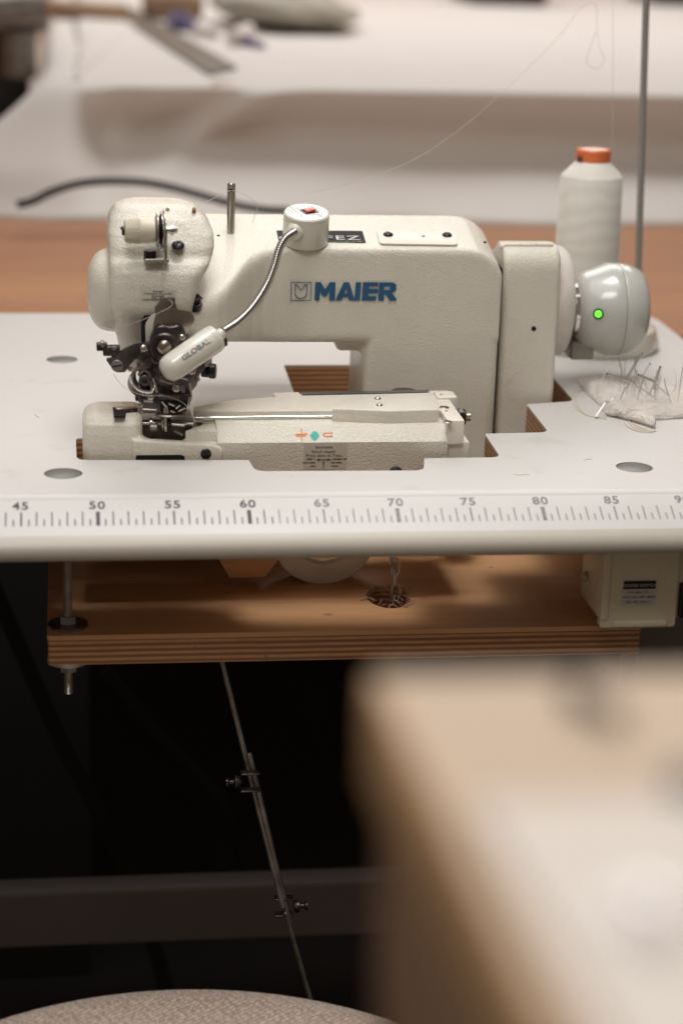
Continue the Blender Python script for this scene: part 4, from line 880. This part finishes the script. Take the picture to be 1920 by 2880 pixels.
# torn scrap with loose yarn in front of the pad
sp_ = new(); rows = []
for i in range(26):
    t = i/25; c = Vector(az(1392, 951, .0)).lerp(Vector(az(1500, 982, .0)), t); c.y += math.sin(t*3)*.3
    rad = .55*(1-.35*t)*(1 if t < .97 else .5); row = []
    for k in range(14):
        a_ = 2*math.pi*k/14; nn = 1+.3*noise.noise(Vector((t*6, math.cos(a_)*1.5, math.sin(a_)*1.5)))
        row.append((c.x+math.sin(a_)*.15, c.y+math.cos(a_)*rad*1.7*nn, max(.03, rad*(1+math.sin(a_)*nn))+.02))
    rows.append(row)
loft(sp_, rows); tag(obj('cloth_scrap', sp_, M['pad'], ang=80), 'rolled frayed cloth scrap with loose yarn ends in front of the pin pad', 'cloth scrap')
YR = M['yarn']
for pts, lab in (([(1326, 900), (1318, 915), (1322, 935), (1340, 950), (1370, 958), (1392, 962)], 'yarn end curling on the table left of the pin pad'),
                 ([(1352, 888), (1330, 898), (1322, 908), (1326, 930), (1338, 946)], 'second yarn loop left of the pin pad beside the longer yarn end'),
                 ([(1440, 955), (1448, 975), (1465, 985), (1485, 988), (1502, 990)], 'yarn end hanging over the rolled cloth scrap'),
                 ([(1432, 970), (1445, 982), (1465, 990), (1490, 992), (1505, 989)], 'lowest yarn end lying in front of the rolled scrap'),
                 ([(1450, 950), (1452, 968), (1462, 978), (1480, 984)], 'short yarn strand on top of the rolled scrap')):
    string('yarn_end', [az(x, y, .07) for i, (x, y) in enumerate(pts)], .045, YR, lab, 'yarn', 'loose yarn around the pin pad', 6)
Yp = 24.0
def yof(px, py): return az(px, py, .8)[1]
string('yarn_loop', [ay(1408, 830, yof(1400, 925)), ay(1393, 852, yof(1400, 925)), ay(1374, 885, yof(1380, 925)), ay(1372, 910, yof(1380, 925)), ay(1380, 935, yof(1380, 930)), ay(1395, 945, yof(1390, 940))], .025, YR, 'thin yarn arc rising from the left side of the pin pad', 'yarn')
string('yarn_loop', [ay(1410, 858, yof(1400, 920)), ay(1395, 885, yof(1395, 920)), ay(1382, 905, yof(1390, 925)), ay(1378, 930, yof(1385, 925))], .02, YR, 'second thin yarn arc just inside the larger arc on the pin pad', 'yarn')
string('yarn_loop', [ay(1548, 845, yof(1540, 930)), ay(1552, 870, yof(1540, 935)), ay(1545, 900, yof(1540, 935)), ay(1520, 925, yof(1520, 940)), ay(1480, 941, yof(1480, 945)), ay(1430, 938, yof(1430, 943))], .028, YR, 'yarn loop round the needles on the right of the pin pad', 'yarn')
# big machine needles: thick shank tip, thin bent end that sticks in the pad
big = [((1473, 811), (1440, 866), (1433, 885), 'thick machine needle leaning right, highest on the pad'),
       ((1393, 859), (1446, 873), (1494, 908), 'thick machine needle lying to the left over the pad'),
       ((1491, 836), (1476, 862), (1480, 885), 'bright shiny bent machine needle near the middle of the pad'),
       ((1466, 861), (1500, 876), (1530, 905), 'thick machine needle lying to the right over the pad'),
       ((1515, 843), (1507, 876), (1490, 903), 'thick upright machine needle right of the middle of the pad'),
       ((1505, 868), (1503, 895), (1502, 920), 'machine needle standing just below the upright thick one'),
       ((1530, 911), (1510, 896), (1500, 880), 'machine needle pointing down right with its dark end outward'),
       ((1367, 958), (1390, 925), (1409, 915), 'bright machine needle resting on the front left edge of the pad')]
for i, (s, m_, e_, lab) in enumerate(big):
    Yb = yof(e_[0], min(e_[1]+18, 935)) if i != 7 else yof(1400, 935)
    dy = -.6 if i in (0, 2, 4) else -.2
    s3 = Vector(ay(*s, Yb+dy)) if i != 7 else Vector(az(*s, .12)); m3 = Vector(ay(*m_, Yb)); e3 = Vector(ay(e_[0], e_[1], Yb+.2))
    n_ = thing('machine_needle', lab, 'needle', tuple(e3), 'needles stuck in the pin pad')
    bm = new(); cyl(bm, s3, m3, .1, 12, c=.015); sh = obj('shank', bm, M['whitepin'] if i in (2, 7) else M['pin'], n_)
    bm = new(); q = (s3-m3).normalized(); cyl(bm, s3+q*.002, s3+q*.05, .085, 10, c=.01); obj('shank_end', bm, M['black'], sh)
    bm = new(); tube(bm, [m3, m3.lerp(e3, .4)+Vector((0, 0, -.05)), e3, e3+(e3-m3)*.25], [.07, .045, .04, .02], 8, 4); obj('blade', bm, M['chrome'], n_)
thin = [((1418, 820), (1426, 850), (1422, 900)), ((1421, 833), (1430, 858), (1442, 890)), ((1435, 822), (1433, 860), (1430, 882)), ((1456, 823), (1460, 858), (1470, 895)), ((1460, 835), (1455, 862), (1448, 908)), ((1463, 850), (1458, 880), (1455, 910)),
        ((1478, 868), (1470, 890), (1462, 918)), ((1480, 866), (1482, 885), (1486, 905)), ((1451, 868), (1462, 890), (1474, 904)), ((1438, 888), (1430, 900), (1424, 918)), ((1510, 850), (1500, 880), (1490, 910)), ((1518, 862), (1510, 890), (1505, 920)), ((1524, 870), (1530, 895), (1540, 925)), ((1568, 838), (1562, 875), (1555, 925)), ((1448, 866), (1442, 885), (1438, 905))]
for i, (s, m_, e_) in enumerate(thin):
    Yb = yof(e_[0], min(e_[1]+6, 935)); bm = new()
    tube(bm, [ay(*s, Yb-.2), ay(*m_, Yb), ay(*e_, Yb)], [.035, .035, .03, .02], 7, 4)
    lab = ['leftmost thin steel pin of the pad, with a small eye at its tip', 'thin pin crossing the leftmost pin on the pad and leaning right', 'straight upright dark pin, third from the left on the pad', 'thin pin just left of the tallest thick needle, leaning right', 'thin pin crossing behind the tallest thick needle, leaning left', 'short thin pin standing under the tallest thick needle', 'short pin leaning left below the middle of the cluster', 'short pin leaning right below the middle of the cluster', 'short pin leaning right under the joint of the left lying needle', 'lowest short pin at the front of the cluster, leaning left', 'pin leaning left beside the upright thick needle', 'pin in front of the upright thick needle, leaning left', 'pin right of the upright thick needle, leaning right', 'single thin steel pin standing apart at the right end of the pin pad', 'short pin between the left lying needle and the pad'][i]
    tag(obj('pin', bm, M['pin'] if i % 3 else M['bronze']), lab, 'pin', 'thin pins in the pad')

for i, (px, py, lab) in enumerate(((1180, 1090, 'tiny cut thread scrap lying on the white table in front of the hole'), (90, 960, 'tiny cut thread scrap on the white table left of the machine'), (1360, 1050, 'tiny cut thread scrap near the right metal disc'))):
    c_ = Vector(az(px, py, .03)); a_ = i*1.9
    string('thread_scrap', [c_+Vector((math.cos(a_)*k*.22+math.sin(k*1.3)*.08, math.sin(a_)*k*.3+math.cos(k*1.7)*.12, 0)) for k in range(6)], .022, M['yarn'], lab, 'thread scrap', None, 4)
# ================================================================== CHAIN through the lower board
ch = thing('chain', 'short zinc link chain hanging through the ragged hole in the lower board', 'chain', tuple(ay(905, 1270, 9.5)))
cz = [(906, 1268), (908, 1303), (907, 1338), (906, 1365)]
Yh = hc[1]
for i, (px, py) in enumerate([(898, 1278), (908, 1303), (907, 1332), (908, 1362), (906, 1388)]):
    c = Vector(ay(px, py, Yh)); pts = []
    for k in range(17):
        t = 2*math.pi*k/16; lx = .3*math.cos(t); lz = .48*math.sin(t)+(.22 if math.sin(t) > 0 else -.22)*(abs(math.sin(t))**.5)
        pts.append(c+(Vector((lx, 0, lz)) if i % 2 else Vector((lx*.35, lx*.95, lz))))
    bm = new(); tube(bm, pts, .085, 8); obj('link', bm, M['zinc_steel'], ch)
bm = new(); random.seed(3)
for k in range(46):
    a_ = random.uniform(0, 2*math.pi); r_ = random.uniform(.7, 1.12); p0 = Vector((hc[0]+1.55*math.cos(a_)*r_, hc[1]+2.3*math.sin(a_)*r_, LB+.02)); 
    q = p0+Vector((random.uniform(-.7, .7), random.uniform(-.9, .9), random.uniform(-.2, .25)))
    tube(bm, [p0, p0.lerp(q, .5)+Vector((0, 0, random.uniform(.02, .12))), q], random.uniform(.02, .05), 5)
tag(obj('lint', bm, M['kraft']), 'brown lint and splinters round the ragged hole of the lower board', 'lint', kind='stuff')
bm = new(); lathe(bm, (hc[0], hc[1], LB-1.9), (0, 0, 1), [(0, 0), (0, 1), (.02, 1), (.02, 0)], 24)

# ================================================================== POWER SWITCH BOX
YS = 3.0
s0 = ay(1385, 1278, YS); s1 = ay(1370, 1446, YS)
box_t = thing('switch_box', 'beige electric power switch box under the right end of the table', 'switch box', (87.5, 6, s1[2]))
bm = new(); x0 = s0[0]+.1; z1 = -3.42; z0 = s1[2]
box(bm, (x0-.1, YS+.3, z0+.6), (97, 8.6, z1), .3, 3)
prism(bm, rnd([(x0, z1-.05), (x0, z0), (91.7-1.0, z0), (91.7-1.0, z1-.05)], .35, 5), 'y', YS, YS+1.0, .22, 4)
obj('housing', bm, M['switchbox'], box_t)
bm = new(); box(bm, (x0+.9, YS-.25, z0+.15), (90.0, YS+.2, z0+.7), .18, 4); obj('lower_lip', bm, M['switchbox'], box_t)
bm = new(); box(bm, (x0-.05, YS-.12, z0+.7), (x0+.55, YS+.3, z1-.15), .12, 4); obj('side_lip', bm, M['switchbox'], box_t)
l0 = Vector(ay(1424, 1393, YS-.02)); l1 = ay(1509, 1330, YS-.02); wS = l1[0]-l0.x; hS = l1[2]-l0.z
bm = new(); flatshape(bm, l0, (1, 0, 0), (0, 0, 1), rnd([(0, 0), (wS, 0), (wS, hS), (0, hS)], .1), th=.02); lab = obj('rating_label', bm, M['label_white'], box_t, smooth=False)
bm = new(); flatshape(bm, l0+Vector((.1, -.02, hS-.72)), (1, 0, 0), (0, 0, 1), [(0, 0), (wS-.2, 0), (wS-.2, .62), (0, .62)], th=.01); hd = obj('label_header', bm, M['plate'], lab, smooth=False)
bm = new(); text(bm, 'POWER SWITCH', .22, l0+Vector((wS/2, -.04, hS-.55)), (1, 0, 0), (0, 0, 1), sx=1.05); obj('header_text', bm, M['sticker'], lab, smooth=False)
bm = new()
for k, s in enumerate(('TYPE EM-G PH. 1', 'VOLT AC 230V 50HZ', 'SER. NO. 2010.11')): text(bm, s, .19, l0+Vector((wS/2, -.03, hS-1.05-.36*k)), (1, 0, 0), (0, 0, 1), sx=.95, bold=.006)
obj('label_text', bm, M['ink'], lab, smooth=False)
a = Vector(ay(1556, 1420, YS)); bm = new(); box(bm, (a.x, YS-.1, a.z), (a.x+4, YS+.8, a.z+2.6), .15); obj('rocker_switch', bm, M['black'], box_t)
p = Vector(ay(1336, 1324, 7)); bm = new(); cyl(bm, p, p+Vector((.9, 0, 0)), .28, 14); cyl(bm, p+Vector((.1, 0, 0)), p+Vector((.3, 0, 0)), .42, 16); obj('bolt', bm, M['zinc_steel'], box_t)

# ================================================================== TREADLE ROD below
tr = thing('treadle_rod', 'thin steel treadle rod with clamps running down under the table', 'rod', tuple(ay(705, 2300, 4)))
a = Vector(ay(505, 1500, 8)); b = Vector(ay(585, 1850, 6)); c = Vector(ay(655, 2140, 5)); e = Vector(ay(720, 2320, 4))
bm = new(); cyl(bm, a, ay(650, 2085, 5), .2, 12); obj('upper_rod', bm, M['greysteel'], tr)
bm = new(); cyl(bm, ay(572, 1730, 6.2), ay(665, 2120, 5.2), .2, 12); obj('sliding_rod', bm, M['greysteel'], tr)
bm = new(); cyl(bm, ay(655, 2095, 4.9), e, .17, 12); obj('lower_rod', bm, M['greysteel'], tr)
for px, py, sg in ((575, 1795, -1), (652, 2082, 1)):
    p = Vector(ay(px, py, 5.4)); bm = new(); box(bm, tuple(p+Vector((-.7, -.3, -.75))), tuple(p+Vector((.7, .4, -.6))), .05); box(bm, tuple(p+Vector((-.7, -.3, .6))), tuple(p+Vector((.7, .4, .75))), .05)
    lathe(bm, p+Vector((sg*.7, 0, 0)), (sg, 0, 0), [(0, 0), (0, .35), (.2, .5), (.4, .5), (.5, .2), (.8, .2), (.9, .35), (1.05, .35), (1.05, 0)], 18); obj('rod_clamp', bm, M['darksteel'], tr)

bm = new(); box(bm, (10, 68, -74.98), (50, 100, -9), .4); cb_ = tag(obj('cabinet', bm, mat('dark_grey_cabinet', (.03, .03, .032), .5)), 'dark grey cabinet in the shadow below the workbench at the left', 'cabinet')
string('floor_cable', [ay(-20, 1330, 50), ay(60, 1520, 50), ay(150, 1720, 49), ay(260, 1930, 48), ay(340, 2120, 47), ay(420, 2420, 46)], .8, M['hole'], 'black cable hanging in the dark below the left end of the table', 'cable')
string('floor_cable', [ay(240, 1540, 46), ay(360, 1680, 46), ay(500, 1830, 46), ay(560, 1990, 46)], .6, M['hole'], 'black cable crossing the dark space behind the treadle rod', 'cable')
# ================================================================== BACKGROUND: workbench, clothed table and its clutter
bm = new(); ZB = -3.2
box(bm, (-60, 64, ZB-4), (330, 400, ZB), .3); wb = tag(obj('workbench', bm, M['bench']), 'long reddish brown wooden workbench top behind the sewing table', 'workbench')
# cloth: profile swept round the front left corner of a low table
cloth = new()
path2 = []
for k in range(14): path2.append((Vector((46, 380-k*16.5)), Vector((-1, 0))))
for k in range(1, 12):
    a_ = math.pi+math.pi/2*k/12; path2.append((Vector((49, 149))+Vector((math.cos(a_), math.sin(a_)))*3, Vector((math.cos(a_), math.sin(a_)))))
for k in range(180): path2.append((Vector((49+k*1.3, 146.0)), Vector((0, -1))))
profc = [(-260, 12.0), (-60, 12.02), (-20, 12.0), (-4, 12.0), (-1.2, 11.95), (0, 11.5), (.3, 11.1), (-.5, 10.3), (-1.8, 9.3), (-3.6, 8.1), (-5.1, 6.9), (-5.8, 5.7), (-5.2, 4.5), (-2.8, 3.3), (1.8, 2.1), (6.6, .8), (11.3, -.6), (15.3, -1.9), (18.2, -3.1)]
rowsc = []
for i, (p, n_) in enumerate(path2):
    row = []
    corner = math.exp(-((p-Vector((49, 146))).length/16)**2)
    for j, (off, z) in enumerate(profc):
        low = max(0, (j-5)/13)
        x = p.x+p.y*.2
        fold = (noise.noise(Vector((x*.045+j*.12, j*.05, 2)))*4.0+noise.noise(Vector((x*.12-j*.2, j*.03, 9)))*1.3)*max(0, (j-7)/11)
        fr = max(0, -n_.y)*min(1, max(0, (p.x-48.5)/5)) if n_.y < -.9 else 0
        lx_ = (p.x-50)
        diag = (5.6*math.sin(math.pi*min(1, low*1.02))*math.exp(-((p.x-(77-23*low))/2.8)**2)-2.0*math.sin(math.pi*low)*math.exp(-((p.x-(69-18*low))/3.0)**2)+2.5*math.sin(math.pi*low)*math.exp(-((p.x-(52+6*low))/1.8)**2)) if n_.y < -.9 else 0
        ridge = 0
        o2 = off
        if j > 5: o2 = off*fr+(1-fr)*((5+15*math.exp(-max(0, p.y-149)/14))*((j-5)/13)**1.15)
        if off < -10 and n_.y > -.99: o2 = -4.2-.01*(5-j)
        if off < -10 and n_.x < -.9: o2 = -4.2-(.01*(5-j))
        q = p+n_*(o2+fold*(1 if off > .3 else 0)+ridge+diag)
        z -= max(0, min(1, (q.x-85)/50))*1.8*math.sin(math.pi*max(0, min(1, (j-7)/9)))
        row.append(cloth.verts.new((q.x, q.y, z+(noise.noise(Vector((q.x*.03, q.y*.03, 4)))*.25 if j < 5 else 0))))
    rowsc.append(row)
for A, B in zip(rowsc[:-1], rowsc[1:]):
    for j in range(len(profc)-1): cloth.faces.new([A[j], A[j+1], B[j+1], B[j]])
bmesh.ops.recalc_face_normals(cloth, faces=cloth.faces)
cl = obj('white_cloth', cloth, M['cloth'], ang=180)
ss = cl.modifiers.new('smooth', 'SUBSURF'); ss.levels = 1; ss.render_levels = 1
md = cl.modifiers.new('thickness', 'SOLIDIFY'); md.thickness = .003
tag(cl, 'white cloth draped over a low table with its folded edge resting on the workbench', 'cloth')
ct = thing('covered_table', 'low table hidden under the white cloth behind the machine', 'table', (160, 260, ZB))
bm = new(); box(bm, (50, 156, ZB+.02), (330, 398, 11.0), 1.2); obj('table_block', bm, mat('pale_table_body', (.5, .4, .33), .6), ct)
string('power_cable', [ay(40, 470, 118), ay(75, 462, 118), ay(120, 440, 120), ay(180, 422, 121), ay(250, 416, 122), ay(330, 419, 122), ay(400, 432, 122), ay(470, 451, 121), ay(540, 470, 121), ay(610, 482, 121), ay(660, 484, 123)], .52, M['cable'], 'dark cable arching across the front of the hanging white cloth', 'cable')
ZT = 12.15
def ztab(x, y, off=0): return Vector(az(x, y, ZT+off))
# steel ruler lying across the edge
bm = new(); prism(bm, [tuple(ztab(x, y)[:2]) for x, y in ((255, 28), (310, 22), (545, 158), (480, 172))], 'z', ZT, ZT+.35, .05); tag(obj('metal_ruler', bm, M['steelruler']), 'grey metal ruler lying diagonally over the edge of the clothed table', 'ruler')
bm = new(); a = ztab(500, 172); prism(bm, [tuple(ztab(x, y)[:2]) for x, y in ((480, 176), (540, 172), (540, 186), (488, 190))], 'z', ZT-1.6, ZT-.2, .1); tag(obj('ruler_shadow_patch', bm, M['kraft']), 'brown patch modelled as the shadow under the end of the metal ruler', 'shadow')  # brown block modelled as the shadow below the ruler's overhanging end
# grey padded bundle
bm = new(); t = new(); bmesh.ops.create_uvsphere(t, u_segments=36, v_segments=20, radius=1); c = ztab(655, 60)
for v in t.verts:
    s = v.co; w2 = 1+.12*noise.noise(s*2); v.co = Vector((c.x+s.x*13.0*w2, c.y+s.y*20*w2+s.x*-3, ZT+max(-.02, s.z*.5+.5)*7.5*w2*(1-.35*max(0, s.x))))
merge(bm, t); tag(obj('padded_bundle', bm, M['bagcloth'], ang=180), 'grey beige padded bundle lying on the clothed table near its back', 'bundle')
bm = new(); cyl(bm, ztab(535, 85, 1.4), ztab(570, 70, 1.4), 1.3, 20); tag(obj('thread_spool', bm, M['whitepanel']), 'pale spool beside the left end of the padded bundle', 'spool')
pn = thing('marker_pen', 'purple marker pen lying in front of the padded bundle', 'pen', tuple(ztab(560, 98)))
bm = new(); cyl(bm, ztab(545, 92, .5), ztab(585, 100, .5), .75, 14); obj('barrel', bm, M['purple'], pn)
bm = new(); cyl(bm, ztab(585, 100, .5), ztab(606, 105, .5), .45, 14); obj('tip', bm, M['bluegrey'], pn)
sn = thing('fabric_scissors', 'grey and blue scissors beside the metal ruler on the clothed table', 'scissors', tuple(ztab(430, 65)))
bm = new(); cyl(bm, ztab(440, 72, .6), ztab(500, 82, .6), .55, 10); obj('blade', bm, M['nickel'], sn)
bm = new(); tube(bm, [ztab(*q, .6) for q in ((415, 62), (395, 52), (400, 40), (425, 42), (438, 56), (420, 64))], 1.0, 10, 5); obj('handle', bm, M['bluegrey'], sn)
bm = new(); cyl(bm, ztab(330, 8, 2.6), ztab(462, 10, 2.6), 2.8, 28); rp = tag(obj('paper_roll', bm, M['kraft']), 'brown paper roll at the back of the clothed table with its dark open end', 'paper roll')
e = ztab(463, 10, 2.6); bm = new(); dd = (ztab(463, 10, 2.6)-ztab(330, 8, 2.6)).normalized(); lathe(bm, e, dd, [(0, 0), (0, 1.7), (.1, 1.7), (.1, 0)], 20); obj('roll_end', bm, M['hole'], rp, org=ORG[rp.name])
bm = new(); cyl(bm, ztab(80, 18, 1.4), ztab(290, 30, 1.4), 1.6, 24); tag(obj('cardboard_tube', bm, M['kraft']), 'long brown cardboard tube at the back left of the clothed table', 'tube')
# dark tools left of the clothed table
lt = thing('background_machine', 'dark blurred workshop machine standing left behind the clothed table', 'machine', (30, 190, ZB))
P0 = Vector(ay(20, 200, 185))
bm = new(); box(bm, (P0.x-25, 180, ZB+.02), (P0.x+3, 200, 20), 1.0); obj('base', bm, M['black'], lt)
bm = new(); q = Vector(ay(40, 115, 178)); cyl(bm, q+Vector((0, 0, -4)), q+Vector((0, 0, 3)), 2.8, 24); obj('cylinder', bm, M['greysteel'], lt)
bm = new(); q = Vector(ay(62, 38, 178)); cyl(bm, q+Vector((-6, 0, 0)), q+Vector((3, 0, 1)), 3.0, 24); obj('housing', bm, M['greysteel'], lt)
bm = new(); q = Vector(ay(15, 30, 182)); box(bm, tuple(q-Vector((9, 2, 8))), tuple(q+Vector((2, 2, 9))), 1); obj('bracket', bm, M['darksteel'], lt)
# dark boxes at the far edge
for (x0_, x1_, lab) in ((1080, 1250, 'dark red brown box at the far end of the clothed table'), (1500, 1620, 'black case at the far right end of the clothed table')):
    a = Vector(az(x0_, 10, ZT)); b = Vector(az(x1_, 12, ZT)); bm = new(); box(bm, (a.x, a.y, ZT+.02), (b.x, a.y+25, ZT+14), .8)
    tag(obj('storage_box', bm, M['black'] if x0_ > 1300 else mat('dark_red_box', (.06, .02, .015), .5)), lab, 'box')
# far wall of warm wood, seen as a soft band at the very top
bm = new(); box(bm, (-100, 402, -75), (520, 408, 120)); tag(obj('wall', bm, M['board']), kind='structure')

# ================================================================== STOOL in front
Q1, Q2, Q3 = (np.array(az(x, y, -33)[:2]) for x, y in ((547, 2248), (0, 2312), (817, 2290)))
A_ = 2*np.array([Q2-Q1, Q3-Q1]); B2 = np.array([Q2@Q2-Q1@Q1, Q3@Q3-Q1@Q1]); cc = np.linalg.solve(A_, B2); RS = float(np.linalg.norm(Q1-cc)); SX, SY = float(cc[0]), float(cc[1])
stl = thing('stool', 'round stool with a woven grey brown fabric seat in front of the table', 'stool', (SX, SY, -75))
bm = new(); lathe(bm, (SX, SY, -39), (0, 0, 1), [(0, 0), (0, RS-1.2), (1.5, RS-.2), (3.6, RS+.1), (4.8, RS-.1), (5.6, RS-.9), (6.0, RS-2.5), (6.3, RS-7), (6.4, 0)], 96); obj('seat', bm, M['weave'], stl, ang=180)
bm = new(); cyl(bm, (SX, SY, -72), (SX, SY, -39.02), 2.5, 20); obj('column', bm, M['darksteel'], stl)
bm = new(); cyl(bm, (SX, SY, -75), (SX, SY, -72), 20, 40); obj('foot', bm, M['darksteel'], stl)

# ================================================================== BLURRED FOREGROUND TABLE
ZF = 23.0
A0 = np.array(az(846, 1548, ZF)[:2]); A1 = np.array(az(1230, 2294, ZF)[:2]); A2 = np.array(az(1568, 1538, ZF)[:2])
dl_ = (A1-A0)/np.linalg.norm(A1-A0); dr_ = (A2-A0)/np.linalg.norm(A2-A0)
def FP(u, v): q = A0+dr_*u+dl_*v; return (float(q[0]), float(q[1]))
ft = thing('foreground_table', 'tan wooden table corner close to the camera and far out of focus', 'table', (*FP(15, 15), -75))
bm = new(); prism(bm, [FP(0, 0), FP(45, 0), FP(45, 42), FP(0, 42)], 'z', ZF-2.8, ZF, .15)
for f in bm.faces: f.material_index = 0 if f.normal.z > .5 or f.calc_center_median().z > ZF-.01 else 1
obj('table_top', bm, [M['tan_wood'], M['side_wood']], ft)
bm = new(); prism(bm, [FP(.4, .4), FP(44.6, .4), FP(44.6, 41.6), FP(.4, 41.6)], 'z', ZF-9, ZF-2.85, .1); obj('apron', bm, M['apron_wood'], ft)
for u_, v_ in ((.6, .6), (40, .6), (.6, 37), (40, 37)):
    bm = new(); prism(bm, [FP(u_, v_), FP(u_+4, v_), FP(u_+4, v_+4), FP(u_, v_+4)], 'z', -75, ZF-9.05, .1); obj('leg', bm, M['stretcher'], ft)
W0 = np.array(az(1085, 1842, ZF+.3)[:2])-A0; Wm = np.linalg.solve(np.array([dr_, dl_]).T, W0)
bm = new(); prism(bm, [FP(Wm[0], Wm[1]), FP(44, Wm[1]), FP(44, 41), FP(Wm[0], 41)], 'z', ZF+.01, ZF+.35, .1)
tag(obj('white_board', bm, mat('off_white_board', (.72, .66, .60), .5)), 'blurred white board lying on the foreground table', 'board')
p = az(1490, 2082, ZF+.7); rD = az(1588, 2082, ZF+.7)[0]-p[0]; dl = thing('round_dial', 'pale round dial with a bright centre on the white board', 'dial', (p[0], p[1], ZF+.37))
bm = new(); lathe(bm, (p[0], p[1], ZF+.37), (0, 0, 1), [(0, 0), (0, rD), (.25, rD), (.35, rD*.9), (.35, 0)], 40); obj('disc', bm, mat('pale_dial', (.86, .81, .82), .4), dl)
bm = new(); box(bm, (p[0]-.12, p[1]-.6, ZF+.73), (p[0]+.18, p[1]+.6, ZF+.85), .05); obj('grip', bm, M['chrome'], dl)
a = Vector(az(1325, 1595, ZF+.3)); b = Vector(az(1425, 1645, ZF+.3)); tl = thing('dark_tool', 'small dark tool out of focus on the tan foreground table', 'tool', tuple(a))
bm = new(); cyl(bm, a, b, .22, 16); obj('shaft', bm, M['greysteel'], tl)
bm = new(); cyl(bm, a+Vector((-.3, 0, 0)), a+Vector((.15, 0, .05)), .32, 16); obj('grip', bm, M['darksteel'], tl)
a = Vector(az(1590, 1800, ZF+.4)); bm = new(); lathe(bm, (a.x, a.y, ZF+.01), (0, 0, 1), [(0, 0), (0, .5), (.6, .45), (.6, 0)], 24); tag(obj('black_weight', bm, M['black']), 'dark round weight at the right edge of the foreground table', 'weight')
